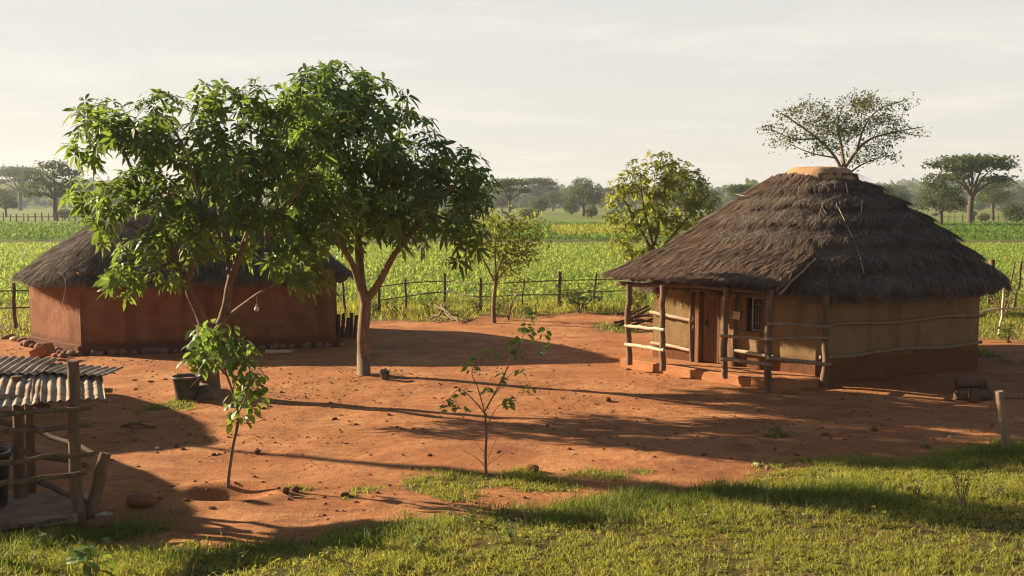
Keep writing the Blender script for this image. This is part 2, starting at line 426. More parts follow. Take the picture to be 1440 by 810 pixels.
# ------------------------------------------------------------------ ground
def axis(fine0, fine1, step, lo, hi, g=1.18):
    a = list(np.arange(fine0, fine1, step)); s = step
    while a[-1] < hi: s = min(s * g, 60); a.append(a[-1] + s)
    s = step; b = [fine0]
    while b[-1] > lo: s = min(s * g, 60); b.append(b[-1] - s)
    return np.array(b[:0:-1] + a)
def make_ground():
    xs = axis(-8.5, 9.5, .07, -1500, 1500, 1.10); ys = axis(9.0, 24, .07, -60, 2600, 1.06)
    X, Y = np.meshgrid(xs, ys); Z = height(X, Y)
    v = np.stack([X, Y, Z], -1).reshape(-1, 3); nx, ny = len(xs), len(ys)
    i = (np.arange(ny - 1)[:, None] * nx + np.arange(nx - 1)[None]).ravel()
    mb = MB(); mb.add(v, np.stack([i, i + 1, i + nx + 1, i + nx], -1), smooth=True)
    o = mb.build('ground', M['soil']); tag(o, kind='structure')
    at = o.data.color_attributes.new('cover', 'FLOAT_COLOR', 'POINT')
    g = grass_cover(X, Y).ravel()
    fld = (sst(36.5, 38, Y) * sst(172, 165, Y)).ravel(); mead = sst(163, 172, Y).ravel()
    strip = (sst(88, 89, Y) * sst(98, 97, Y)).ravel()
    c = np.stack([g, fld * (1 - strip), mead, np.ones_like(g)], -1)
    at.data.foreach_set('color', c.astype(np.float32).ravel())
make_ground()
def place_filter(n, x0, x1, y0, y1, fn=None, margin=1.15):
    y = np.sqrt(RNG.random(n) * (y1 ** 2 - y0 ** 2) + y0 ** 2)
    hx = y * (720 / F) * margin + .6
    x = (RNG.random(n) * 2 - 1) * hx
    k = (x > x0) & (x < x1)
    if fn is not None: k &= RNG.random(n) < fn(x, y)
    x, y = x[k], y[k]
    return np.stack([x, y, height(x, y)], 1)

# ------------------------------------------------------------------ grasses and crops (nobody could count these)
HUTR_C = np.array([7.5, 24.6])
HR = np.array([(3.35, 23.5), (6.45, 20.95), (10.86, 23.0), (11.75, 26.1), (8.45, 28.4), (4.14, 26.4)])
HL = np.array([(-13.15, 27.0), (-11.0, 25.2), (-4.75, 26.6), (-5.55, 29.6), (-6.9, 31.4), (-13.05, 30.0)]); HUTL_C = np.array([-8.9, 28.3])
def outside_huts(x, y):
    r = (np.hypot((x - 7.5) / 4.3, (y - 24.7) / 4.0) > 1) & (np.hypot((x + 8.9) / 4.4, (y - 28.4) / 3.3) > 1)
    return r
def grass_layers():
    # short turf in the foreground: little fans of blades
    fore = lambda x, y: grass_cover(x, y) * (.38 + .62 * sst(.36, .56, fbm(x * 1.5, y * 1.5, 3, 12)))
    C = place_filter(85000, -99, 99, 8.2, 19.5, fore, 1.75)
    k = RNG.integers(5, 11, len(C)); idx = np.repeat(np.arange(len(C)), k); n = len(idx)
    big = sst(.48, .72, fbm(C[:, 0] * 1.2, C[:, 1] * 1.2, 3, 14))
    sp = (.018 + .03 * RNG.random(len(C)))[idx]
    P = C[idx] + RNG.normal(0, 1, (n, 3)) * sp[:, None] * [1, 1, 0]; P[:, 2] = height(P[:, 0], P[:, 1]) - .004
    H = (.035 + .045 * RNG.random(len(C)) + big * .07 * RNG.random(len(C)))[idx] * (.5 + .8 * RNG.random(n))
    mb = MB(); blades(mb, P, H, .006 + .007 * RNG.random(n), 1.2, .8)
    # creeping round leaved herbs between the blades
    Q = place_filter(42000, -99, 99, 9.0, 19.5, lambda x, y: grass_cover(x, y) * sst(.42, .62, fbm(x * 1.1, y * 1.1, 3, 19)), 1.75)
    q = len(Q); az = RNG.random(q) * 6.28; D = np.stack([np.cos(az), np.sin(az), .1 + .5 * RNG.random(q)], 1); Ln = .03 + .035 * RNG.random(q); Q[:, 2] += .012 + .03 * RNG.random(q)
    leaves(mb, Q, D, RNG.normal(0, .35, (q, 3)) + [0, 0, 1], Ln, Ln * .6, .3)
    tag(mb.build('turf_grass', M['grass']), 'short sunlit grass and ground creepers of the foreground and yard patches', 'grass', kind='stuff')
    # lush taller tufts along the edge of the turf
    mb = MB(); Ps = []; Hs = []
    spots = [on(*p) for p in [(845, 712), (880, 705), (910, 700), (815, 718), (1150, 698), (1180, 690), (1210, 694), (1120, 700), (790, 735), (930, 712), (1010, 690),
             (1060, 688), (620, 742), (560, 752), (500, 768), (300, 780), (200, 788), (60, 765), (30, 770), (100, 760), (150, 755), (190, 745), (10, 790), (1380, 640), (1420, 634), (1440, 640), (1330, 660),
             (240, 792), (380, 775), (70, 800), (700, 725), (980, 705), (860, 730), (1240, 705), (1330, 720), (960, 730)]]
    for s in spots:
        k = int(130 + 150 * RNG.random()); sp = .22 + .2 * RNG.random()
        q = RNG.normal(0, 1, (k, 2)) * [sp, sp * .7]; xy = s[:2] + q
        Ps.append(np.stack([xy[:, 0], xy[:, 1], height(xy[:, 0], xy[:, 1])], 1)); Hs.append((.09 + .14 * RNG.random(k)) * np.exp(-(q ** 2).sum(1) / (sp * sp * 3)))
    P = np.concatenate(Ps); blades(mb, P, np.concatenate(Hs) + .03, .009, .7, .7)
    tag(mb.build('tufted_grass', M['grass_lush']), 'darker taller grass tufts along the foreground turf', 'grass', kind='stuff')
    # dry stalks
    P = place_filter(5200, -99, 99, 9.3, 16, lambda x, y: (grass_cover(x, y) > .5) * sst(.5, .7, fbm(x * .8, y * .8, 2, 55)))
    mb = MB(); blades(mb, P, .10 + .24 * RNG.random(len(P)) ** 1.5, .0055, .6, 1.2)
    tag(mb.build('dry_grass', M['grass_dry']), 'thin straw coloured grass stalks standing in the foreground turf', 'grass', kind='stuff')
    # rank grass along the back fence and around the huts
    back = lambda x, y: ((grass_cover(x, y) > .45) & outside_huts(x, y)) * (.25 + .9 * fbm(x * .7, y * .7, 3, 61))
    P = place_filter(95000, -99, 99, 22, 38.5, back, 1.5)
    c = fbm(P[:, 0] * .6, P[:, 1] * .6, 3, 62)
    H = .06 + .12 * RNG.random(len(P)) + sst(.45, .7, c) * .4 * RNG.random(len(P)) * sst(30, 33, P[:, 1])
    mb = MB(); blades(mb, P, H, .016 + .012 * RNG.random(len(P)), .8, .7)
    tag(mb.build('verge_grass', M['grass']), 'rough grass growing along the back fence and beside the huts', 'grass', kind='stuff')
grass_layers()

def crop_layers():
    def plants(n, y0, y1, h, lw, k, mat, name, label, x0=-999, x1=999, patch=None):
        P = place_filter(n, x0, x1, y0, y1, patch, 1.3)
        m = len(P); mb = MB()
        Q = np.repeat(P, k, 0); nn = len(Q); az = RNG.random(nn) * 2 * math.pi
        el = .55 + .85 * RNG.random(nn)
        D = np.stack([np.cos(az) * np.cos(el), np.sin(az) * np.cos(el), np.sin(el)], 1)
        U = np.stack([-np.cos(az) * np.sin(el), -np.sin(az) * np.sin(el), np.cos(el)], 1)
        hh = np.repeat(h * (.7 + .5 * RNG.random(m)), k) * (.75 + .4 * RNG.random(nn))
        Q[:, 2] += RNG.random(nn) * h * .35
        leaves(mb, Q, D, U, hh, hh * lw, .55)
        tag(mb.build(name, M[mat]), label, 'crop', kind='stuff')
    nearpatch = lambda x, y: (.55 + .6 * (fbm(x * .12, y * .25, 3, 71) > .42)) * outside_huts(x, y)
    plants(72000, 37.6, 88, .48, .13, 4, 'crop', 'green_crop', 'bright green leafy crop of the near field behind the back fence', patch=nearpatch)
    yl = lambda x, y: ((x > y * .030 + fbm(y * .2, y * 0, 2, 5) * 2) & (x < y * .118) & (y > 106) & (y < 146)) * 1.0
    ng = lambda x, y: (1 - yl(x, y))
    plants(26000, 98, 165, .9, .16, 4, 'crop_far', 'far_crop', 'deeper green crop strip beyond the near field', patch=ng)
    plants(24000, 101, 160, .95, .14, 5, 'crop_y', 'yellow_crop', 'yellow ripening crop strip beyond the near green field', patch=yl)
crop_layers()

def pebble_layer():
    P = place_filter(17000, -99, 99, 10.5, 27, lambda x, y: (1 - grass_cover(x, y)) * (.1 + .9 * sst(.5, .75, fbm(x * .9, y * .9, 3, 91))))
    ic = [(-1, 1.6, 0), (1, 1.6, 0), (-1, -1.6, 0), (1, -1.6, 0), (0, -1, 1.6), (0, 1, 1.6), (0, -1, -1.6), (0, 1, -1.6), (1.6, 0, -1), (1.6, 0, 1), (-1.6, 0, -1), (-1.6, 0, 1)]
    fi = np.array([(0, 11, 5), (0, 5, 1), (0, 1, 7), (0, 7, 10), (0, 10, 11), (1, 5, 9), (5, 11, 4), (11, 10, 2), (10, 7, 6), (7, 1, 8), (3, 9, 4), (3, 4, 2), (3, 2, 6), (3, 6, 8), (3, 8, 9), (4, 9, 5), (2, 4, 11), (6, 2, 10), (8, 6, 7), (9, 8, 1)])
    n = len(P); s = (.005 + .026 * RNG.random(n) ** 5)[:, None, None]
    v = np.array(ic)[None] / 1.9 * s * (.7 + .6 * RNG.random((n, 12, 3))) * [1.2, 1.2, .7] + P[:, None] + [0, 0, .003]
    f = (np.arange(n)[:, None, None] * 12 + fi[None]).reshape(-1, 3)
    mb = MB(); mb.add(v, f)
    tag(mb.build('gravel', M['clod']), 'crumbs of soil and tiny pebbles strewn over the red yard', 'gravel', kind='stuff')
pebble_layer()
def litter_layer():
    # fallen leaves and straw bits, thickest under the trees and beside the huts
    def dens(x, y):
        k = .06 + .5 * sst(.52, .7, fbm(x * .8, y * .8, 3, 33))
        for t, r in ((TREE_C, 2.4), (TREE_L, 2.4), (np.array([6.0, 19.8]), 1.6), (np.array([-8.0, 24.8]), 1.8)): k = k + .9 * np.exp(-((x - t[0]) ** 2 + (y - t[1]) ** 2) / (r * r))
        return np.minimum(k, 1) * (1 - grass_cover(x, y)) * outside_huts(x, y)
    Q = place_filter(9000, -99, 99, 10.5, 31, dens); q = len(Q); az = RNG.random(q) * 6.28; Q[:, 2] += .006 + .01 * RNG.random(q)
    D = np.stack([np.cos(az), np.sin(az), .25 * RNG.random(q)], 1); Ln = .05 + .07 * RNG.random(q); mb = MB()
    leaves(mb, Q, D, RNG.normal(0, .3, (q, 3)) + [0, 0, 1], Ln, Ln * np.where(RNG.random(q) < .5, .4, .09), .1, .2)
    tag(mb.build('leaf_litter', M['leaf_dry']), 'dry fallen leaves and straw bits strewn over the red yard', 'leaf litter', kind='stuff')
litter_layer()

# ------------------------------------------------------------------ thatch helper
def thatch(mb, S, nu, nv, n_str, closed, thick=.2, steps=6, step_h=.05, slen=(.18, .42), seed=0, wide=.0075, flare=.12):
    """S(u, v) -> points, u along the eave in [0,1], v from the top (0) to the eave (1)"""
    u = np.linspace(0, 1, nu + 1)[:-1] if closed else np.linspace(0, 1, nu + 1)
    v = np.linspace(0, 1, nv + 1); m = len(u)
    U, V = np.meshgrid(u, v)
    def lift(U, V):
        ph = V * steps + (fbm(U * 40, V * 5, 2, seed) - .5) * .5
        return step_h * (ph - np.floor(ph)) + (fbm(U * 60, V * 14, 3, seed + 3) - .5) * .055
    def pt(U, V):
        p = S(U, V); p[..., 2] += lift(U, V); return p
    g = pt(U, V)
    i = np.arange(nv)[:, None] * m; j = np.arange(m if closed else m - 1)[None]
    q = np.stack([i + j, i + m + j, i + m + (j + 1) % m, i + (j + 1) % m], -1).reshape(-1, 4)
    mb.add(g.reshape(-1, 3), q, smooth=True)
    # eave edge and underside
    e = g[-1]; cin = g[int(nv * .55)]
    low = e + (cin - e) * .10; low[:, 2] = e[:, 2] - thick - .05 * RNG.random(len(low))
    inn = g[int(nv * .2)].copy(); inn[:, 2] -= thick * 1.2
    for a, b in ((e, low), (low, inn)):
        k = len(a); jj = np.arange(k if closed else k - 1)
        mb.add(np.vstack([a, b]), np.stack([jj, jj + k, (jj + 1) % k + k, (jj + 1) % k], -1), smooth=True)
    if not closed:
        for c in (0, -1):
            a = g[:, c]; b = a.copy(); b[:, 2] -= thick * (.3 + .7 * v); k = len(a); jj = np.arange(k - 1)
            mb.add(np.vstack([a, b]), np.stack([jj, jj + 1, jj + 1 + k, jj + k], -1))
    # straw
    def straw(U0, V0, L, w, up0, up1, skew):
        p0 = pt(U0, V0); dv = .02
        d = unit(S(np.mod(U0 + skew, 1.0) if closed else np.clip(U0 + skew, 0, 1), np.minimum(V0 + dv, 1.08)) - S(U0, V0))
        nrm = unit(np.cross(d, np.cross(np.array([0, 0, 1.0]), d))); nrm *= np.sign(nrm[:, 2:3] + 1e-6)
        s = unit(np.cross(d, nrm)); k = len(U0)
        L = L[:, None]; a = p0 + nrm * up0[:, None]; b = p0 + d * L * .55 + nrm * (up1[:, None] * .8); c = p0 + d * L + nrm * up1[:, None] - np.array([0, 0, .10]) * L * (V0[:, None] > .8)
        w = w[:, None]
        vv = np.stack([a - s * w, a + s * w, b + s * w, b - s * w, c], 1).reshape(-1, 3); o = np.arange(k)[:, None] * 5
        mb.add(vv, o + np.array([0, 1, 2, 3]), o + np.array([3, 2, 4]))
    n = n_str
    V0 = np.sqrt(RNG.random(n) * .97 + .002); U0 = RNG.random(n)
    straw(U0, V0, slen[0] + (slen[1] - slen[0]) * RNG.random(n), wide * (.35 + .65 * RNG.random(n)), .004 + .012 * RNG.random(n), .008 + .028 * RNG.random(n) ** 2, (RNG.random(n) - .5) * .006)
    n = int(n_str * .28)                 # ragged lower edge
    V0 = .955 + .045 * RNG.random(n); U0 = RNG.random(n)
    straw(U0, V0, .12 + .22 * RNG.random(n), wide * .6 * (.4 + .6 * RNG.random(n)), -.06 + .07 * RNG.random(n), -.08 + .1 * RNG.random(n), (RNG.random(n) - .5) * .01)
    n = int(n_str * .03)                 # loose pale straws
    V0 = RNG.random(n) * .95; U0 = RNG.random(n)
    straw(U0, V0, .3 + .6 * RNG.random(n), np.full(n, .006), np.full(n, .03), .02 + .08 * RNG.random(n), (RNG.random(n) - .5) * .03)
def poly_u(poly, chaikin=2, cw=.18):
    p = np.asarray(poly, float)
    for _ in range(chaikin):
        q = np.roll(p, -1, 0); p = np.stack([p * (1 - cw) + q * cw, p * cw + q * (1 - cw)], 1).reshape(-1, p.shape[1])
    d = np.linalg.norm(np.roll(p, -1, 0) - p, axis=1); cum = np.concatenate([[0], np.cumsum(d)]); cum /= cum[-1]
    pp = np.vstack([p, p[:1]])
    def f(u):
        u = np.mod(u, 1.0)
        return np.stack([np.interp(u, cum, pp[:, k]) for k in range(p.shape[1])], -1)
    return f
def offset_poly(poly, c, d):
    p = np.asarray(poly, float); r = p - c
    return c + r * (1 + d / np.linalg.norm(r, axis=1))[:, None]
def wall_facet(mb, a, b, z0, z1, holes=(), rough=.02, step=.14, batter=0.0, out=(0, 0)):
    a = np.asarray(a, float); b = np.asarray(b, float); L = np.linalg.norm(b - a); d = (b - a) / L
    ss = set(np.round(np.linspace(0, L, max(2, int(L / step))), 3)); zs = set(np.round(np.linspace(z0, z1, max(2, int((z1 - z0) / step))), 3))
    for (s0, s1, h0, h1) in holes:
        ss = {s for s in ss if min(abs(s - s0), abs(s - s1)) > .03} | {s0, s1}; zs = {s for s in zs if min(abs(s - h0), abs(s - h1)) > .03} | {h0, h1}
    ss = np.array(sorted(ss)); zs = np.array(sorted(zs)); n = np.array([d[1], -d[0]])
    S, Z = np.meshgrid(ss, zs)
    w = (fbm(S * 1.3 + a[0] * 3, Z * 1.3, 3, 81) - .5) * rough * 2 * np.minimum(1, np.minimum(S, L - S) * 5)
    X = a[0] + d[0] * S + n[0] * w; Y = a[1] + d[1] * S + n[1] * w
    v = np.stack([X, Y, Z], -1).reshape(-1, 3); nx = len(ss); q = []
    for i in range(len(zs) - 1):
        for j in range(nx - 1):
            cs, cz = (ss[j] + ss[j + 1]) / 2, (zs[i] + zs[i + 1]) / 2
            if any(s0 < cs < s1 and h0 < cz < h1 for (s0, s1, h0, h1) in holes): continue
            k = i * nx + j; q.append((k, k + 1, k + nx + 1, k + nx))
    mb.add(v, np.array(q), smooth=True)

# ------------------------------------------------------------------ stones
def stone_data(name, seed, flat=.7, sub=2, amp=.35):
    bm = bmesh.new(); bmesh.ops.create_icosphere(bm, subdivisions=sub, radius=1)
    rg = np.random.default_rng(seed); o = rg.random(3) * 50
    cuts = [(unit(rg.normal(0, 1, 3)), .62 + .25 * rg.random()) for _ in range(7)]
    for v in bm.verts:
        c = np.array(v.co[:])
        for nn, dd in cuts:
            t = c @ nn
            if t > dd: c = c - nn * (t - dd) * .85
        c *= 1 + amp * (float(vn(c[0] * 1.6 + o[0], c[1] * 1.6 + c[2] * 1.1 + o[1])) - .5)
        v.co = Vector((c[0], c[1] * .85, c[2] * flat))
    for f in bm.faces: f.smooth = True
    me = bpy.data.meshes.new(name); bm.to_mesh(me); bm.free(); return me
STONES = {k: [stone_data(k, s * 7 + len(k)) for s in range(4)] for k in ('stone', 'stone_red', 'stone_pale', 'clod')}
for k, l in STONES.items():
    for me in l: me.materials.append(M[k])
def stone(name, kind, p, r, label, group=None, sq=(1, 1, 1), sink=.3, cat='stone'):
    o = bpy.data.objects.new(name, random.choice(STONES[kind])); COL.objects.link(o)
    o.scale = (r * sq[0], r * sq[1], r * sq[2]); o.rotation_euler = (random.uniform(-.2, .2), random.uniform(-.2, .2), random.uniform(0, 6.3))
    o.location = (float(p[0]), float(p[1]), float(p[2]) + r * sq[2] * (.7 - sink)); tag(o, label, cat, group); return o

# ------------------------------------------------------------------ the red mud hut on the left
def roof_poly(poly, c, over, s0, z0, z1, conv):
    e = poly_u(offset_poly(poly, c, over), 3, .22)
    def S(U, V):
        U = np.asarray(U, float); V = np.asarray(V, float)
        k = s0 + (1 - s0) * V
        p = e(U); xy = c + (p - c) * k[..., None]
        z = z0 + (z1 - z0) * V + conv * np.sin(V * math.pi)
        return np.concatenate([xy, z[..., None]], -1)
    return S
def cap_mesh(mb, poly, c, s, z, h, over=0):
    f = poly_u(np.asarray(poly, float), 1); u = np.arange(40) / 40
    p = f(u) - c
    rings = [(s * 1.0, z - .10), (s * 1.04, z - .02), (s * 1.0, z + .03), (s * .80, z + h * .8), (s * .66, z + h), (s * .3, z + h * 1.05), (.001, z + h * 1.06)]
    v = []
    for r, zz in rings:
        q = np.concatenate([c + p * r, np.full((40, 1), zz)], 1); q += (RNG.random(q.shape) - .5) * .035; v.append(q)
    v = np.concatenate(v); j = np.arange(40)
    q = np.concatenate([np.stack([k * 40 + j, k * 40 + (j + 1) % 40, (k + 1) * 40 + (j + 1) % 40, (k + 1) * 40 + j], -1) for k in range(len(rings) - 1)])
    mb.add(v, q, smooth=True)
def left_hut():
    t = thing('mud_hut', 'red mud hut with dark grey thatched roof behind the two leafy yard trees', 'hut', (HUTL_C[0], HUTL_C[1], 0))
    mb = MB()
    for k in range(6): wall_facet(mb, HL[k], HL[(k + 1) % 6], -.1, 2.1, rough=.03)
    mb.build('wall', M['mud_red'], t)
    mb = MB()                             # low earth footing around the wall
    fo = offset_poly(HL, HUTL_C, .10)
    for k in range(6): wall_facet(mb, fo[k], fo[(k + 1) % 6], -.1, .20, rough=.05, step=.1)
    a = np.concatenate([fo, np.full((6, 1), .2)], 1); b = np.concatenate([offset_poly(HL, HUTL_C, -.05), np.full((6, 1), .26)], 1); j = np.arange(6)
    mb.add(np.vstack([a, b]), np.stack([j, (j + 1) % 6, (j + 1) % 6 + 6, j + 6], -1))
    mb.build('footing', M['mud_red'], t)
    mb = MB(); S = roof_poly(HL, HUTL_C, .62, .16, 4.08, 1.88, .26)
    thatch(mb, S, 150, 40, 42000, True, thick=.2, steps=5, step_h=.05, seed=7)
    rf = mb.build('roof', M['thatch_grey'], t)
    mb = MB(); cap_mesh(mb, offset_poly(HL, HUTL_C, .62), HUTL_C, .18, 4.10, .22); mb.build('roof_cap', M['cap'], rf)
    mb = MB()                              # a long loose straw hanging off the eave corner
    p = [A(84, 383, 24.7), A(90, 390, 24.6), A(92, 405, 24.55), A(87, 430, 24.55)]
    tube(mb, smooth_path(p), .008, 5); mb.build('loose_straw', M['bleached'], rf)
    return t
hutl = left_hut()
# off the frame to the left stands another hut of the compound; its shadow reaches into the yard
hut2 = copy_tree(hutl); hut2.location = (-14.7, 19.5, -.05); hut2.rotation_euler = (0, 0, R(-18)); hut2.scale = (.85,) * 3
tag(hut2, 'thatched mud hut outside the left edge of the yard, its shadow on the red soil')
def perimeter(poly, c, d, ks):
    f = offset_poly(poly, c, d); out = []
    for k in ks:
        a, b = f[k], f[(k + 1) % 6]; L = np.linalg.norm(b - a); s = .1
        while s < L:
            out.append(a + (b - a) * s / L); s += .2 + .16 * random.random()
    return out
hut3 = copy_tree(hutl); hut3.location = (-12.5, 14.7, -.1); hut3.rotation_euler = (0, 0, R(-18)); hut3.scale = (.78,) * 3
tag(hut3, 'thatched mud hut outside the left edge beside the pole pen, shading it')
for p in perimeter(HL, HUTL_C, .22, (0, 1)):
    p = p + (RNG.random(2) - .5) * .08
    stone('foundation_stone', 'stone', (p[0], p[1], hz(*p)), .10 + .07 * random.random(), 'rounded brown stone in the row along the foot of the red mud hut', 'foundation stones of the red hut', sink=.35)
for px, py in ((50, 496), (62, 500), (78, 502), (84, 497), (70, 492), (58, 488), (90, 503)):
    p = on(px, py); stone('loose_stone', 'stone', p, .07 + .06 * random.random(), 'small stone in the loose heap at the left corner of the red hut', 'loose stones at the hut corner')
for px, py, k, l in ((12, 476, 'stone', 'dark flat stone at the left edge beside the fence behind the hut'), (20, 479, 'stone_pale', 'pale stone left of the red hut, near the fence'), (33, 481, 'stone', 'brown stone between pale stone and the red hut corner'), (478, 480, 'stone', 'brown stone at the right end of the red hut')):
    stone('loose_stone', k, on(px, py), .16, l, sq=(1.3, .9, .7))
mb = MB(); p = on(60, 505)
box(mb, p + [0, 0, .19], .5, .32, .26, unit([.85, -.25, .42]), unit([.3, .95, 0]), bev=.02)
single(mb, 'mud_block', M['plinth'], p, 'big tan mud block lying tilted at the left corner of the red hut', 'block')
mb = MB(); p = on(392, 499); log(mb, p + [-.33, 0, .07], p + [.33, .1, .07], .06, .05, n=8); single(mb, 'bleached_log', M['bleached'], p, 'short pale log lying at the foot of the red hut wall', 'log')

# stacked logs standing against the right end of the red hut
for k, px in enumerate((470, 476, 482, 488, 494, 499)):
    p = on(px, 474 + (k % 2) * 2); mb = MB(); hgt = .58 + .12 * random.random()
    log(mb, p + [0, 0, -.02], p + [.04 * random.random(), .1, hgt], .055 + .015 * random.random(), n=9)
    single(mb, 'upright_log', M['firewood'], p, 'dark upright log in the row standing by the right end of the red hut', 'log', 'upright logs by the red hut')
mb = MB(); a = on(471, 472); b = A(471, 398, a[1]); log(mb, a - [0, 0, .1], b, .06, .05)
single(mb, 'hut_post', M['post'], a, 'wooden post under the right eave of the red hut', 'post')

# ------------------------------------------------------------------ the porch hut on the right
def right_hut():
    t = thing('porch_hut', 'tan mud hut with wooden porch, dark thatched roof and clay cap on the right', 'hut', (HUTR_C[0], HUTR_C[1], 0))
    a0, a1 = HR[0], HR[1]; LA = np.linalg.norm(a1 - a0); da = (a1 - a0) / LA; na = np.array([da[1], -da[0]])
    def sA(px):
        u = (px - CX) / F; k = math.cos(PITCH)
        # depth along the camera axis differs slightly from y; solve on the plan
        lo, hi = 0, LA
        for _ in range(40):
            mid = (lo + hi) / 2; q = a0 + da * mid
            dep = q[1] * math.cos(PITCH) + (CAMH - 1.2) * math.sin(PITCH)
            if q[0] / dep < u: lo = mid
            else: hi = mid
        return (lo + hi) / 2
    PA = lambda s, z, o=0.0: np.array([a0[0] + da[0] * s + na[0] * o, a0[1] + da[1] * s + na[1] * o, z])
    ax = np.array([da[0], da[1], 0]); an = np.array([na[0], na[1], 0])
    PH = .21
    d0, d1, w0, w1 = sA(982), sA(1032), sA(1047), sA(1077)
    wz0, wz1 = 1.0, 1.84
    mb = MB()
    wall_facet(mb, HR[0], HR[1], -.1, 2.2, [(d0, d1, -.1, 2.08), (w0, w1, wz0, wz1)], rough=.03)
    for k in range(1, 6): wall_facet(mb, HR[k], HR[(k + 1) % 6], -.1, 2.2, rough=.035)
    mb.build('wall', M['mud_tan'], t)
    # plinth
    pl = np.array([(2.55, 23.35), (5.38, 20.25), (6.55, 20.72), (6.45, 21.05), (3.3, 23.6)])
    mb = MB()
    for k in range(5): wall_facet(mb, pl[k], pl[(k + 1) % 5], -.15, PH - .025, rough=.035, step=.09)
    e = np.concatenate([pl, np.full((5, 1), PH - .025)], 1); cc = pl.mean(0); i2 = np.concatenate([cc + (pl - cc) * .96, np.full((5, 1), PH)], 1); j = np.arange(5)
    mb.add(np.vstack([e, i2]), np.stack([j, (j + 1) % 5, (j + 1) % 5 + 5, j + 5], -1)); mb.add(i2, np.array([[0, 1, 2], [0, 2, 3], [0, 3, 4]]))
    mb.build('plinth', M['plinth'], t)
    # door
    fr = MB()
    for s in (d0 + .02, d1 - .02): box(fr, PA(s, (PH + 2.1) / 2, -.02), .10, .24, 2.1 - PH, ax, an, bev=.012)
    box(fr, PA((d0 + d1) / 2, 2.08, -.02), d1 - d0 + .2, .22, .1, ax, an, bev=.012)
    fr.build('door_frame', M['plank'], t)
    db = MB(); n = 5; wpl = (d1 - d0 - .2) / n
    for k in range(n): box(db, PA(d0 + .12 + wpl * (k + .5) - .02, (PH + 2.0) / 2 + .02, -.06 + .006 * (k % 2)), wpl - .012, .035, 1.8, ax, an, bev=.006)
    for z in (.55, 1.6): box(db, PA((d0 + d1) / 2, z, -.095), d1 - d0 - .2, .03, .1, ax, an)
    door = db.build('door', M['plank'], t)
    hb = MB(); box(hb, PA(d0 + .2, 1.12, -.03), .05, .02, .12, ax, an, bev=.004); tube(hb, [PA(d0 + .2, 1.08, 0), PA(d0 + .2, 1.10, .04), PA(d0 + .2, 1.16, .04), PA(d0 + .2, 1.18, 0)], .010, 6)
    hb.build('door_handle', M['iron'], door)
    # window
    wf = MB()
    for s in (w0 + .02, w1 - .02): box(wf, PA(s, (wz0 + wz1) / 2, -.02), .07, .16, wz1 - wz0 + .06, ax, an, bev=.01)
    for z in (wz0, wz1): box(wf, PA((w0 + w1) / 2, z, -.018), w1 - w0 + .12, .17, .07, ax, an, bev=.01)
    win = wf.build('window', M['plank'], t)
    ca = MB(); c0 = w0 + (w1 - w0) * .36
    for s in (c0, w1 - .07): box(ca, PA(s, (wz0 + wz1) / 2, -.03), .035, .03, wz1 - wz0 - .1, ax, an, bev=.004)
    for z in (wz0 + .06, wz1 - .06): box(ca, PA((c0 + w1 - .07) / 2, z, -.028), w1 - .07 - c0, .032, .035, ax, an, bev=.004)
    ca.build('casement', M['whitepaint'], win)
    gb = MB()
    for k in range(1, 4): tube(gb, [PA(c0 + (w1 - .07 - c0) * k / 4, wz0 + .05, -.05), PA(c0 + (w1 - .07 - c0) * k / 4, wz1 - .05, -.05)], .007, 6)
    for k in range(1, 4): tube(gb, [PA(c0, wz0 + (wz1 - wz0) * k / 4, -.05), PA(w1 - .07, wz0 + (wz1 - wz0) * k / 4, -.05)], .006, 6)
    gb.build('window_grille', M['whitepaint'], win)
    pn = MB(); box(pn, PA((w0 + w1) / 2, (wz0 + wz1) / 2, -.075), w1 - w0 - .08, .008, wz1 - wz0 - .08, ax, an); pn.build('window_pane', M['glass'], win)
    # porch posts (pixel columns of their feet and tops)
    feet = [G(885, 509, PH), G(932, 517, PH), G(1019, 528, PH), G(1081, 552, 0), G(1158, 545, 0)]
    tops = [2.02, 2.05, 2.1, 2.12, 1.95]; rad = [.068, .072, .070, .078, .075]
    P = []
    for f, zt, r in zip(feet, tops, rad):
        mb = MB(); top = f.copy(); top[2] = zt; top[0] += (random.random() - .5) * .06
        log(mb, f - [0, 0, .06], top, r, r * .9, bend=.018, n=12, wob=.16, k=9); mb.build('porch_post', M['post'], t); P.append((f, top))
    def on_post(k, py):
        f = P[k][0]; return A(720, py, f[1] + .0)[2]
    def rail(p, q, r, mat, ov=.08):
        p = np.asarray(p, float); q = np.asarray(q, float); d = unit(q - p); mb = MB()
        log(mb, p - d * ov, q + d * ov, r, r * .85, bend=.016, n=9, k=8); mb.build('porch_rail', M[mat], t)
    nrm = np.array([-.66, -.75, 0]) * .075
    def post_pt(k, py): return np.array([P[k][0][0], P[k][0][1], on_post(k, py)])
    for (k0, y0, k1, y1, r, m_) in ((0, 458, 1, 463, .042, 'bleached'), (0, 484, 1, 491, .042, 'bleached'), (2, 472, 3, 477, .036, 'rail'), (2, 504, 3, 512, .042, 'rail')):
        rail(post_pt(k0, y0) + nrm, post_pt(k1, y1) + nrm, r, m_)
    nr2 = np.array([.3, -.95, 0]) * .07
    for (y0, y1, r) in ((455, 459, .036), (476, 474, .034), (503, 511, .05)):
        rail(post_pt(3, y0) + nr2, post_pt(4, y1) + nr2, r, 'rail', .1)
    # poles lashed along the walls
    s9 = sA(975)
    for z0_, z1_, s0, s1, m_ in ((1.27, 1.16, -.04, s9, 'bleached'), (.55, .47, 0, s9, 'bleached'), (.58, .52, sA(1036), sA(1090), 'bleached')):
        rail(PA(s0, z0_, .07), PA(s1, z1_, .06), .045, m_, .0)
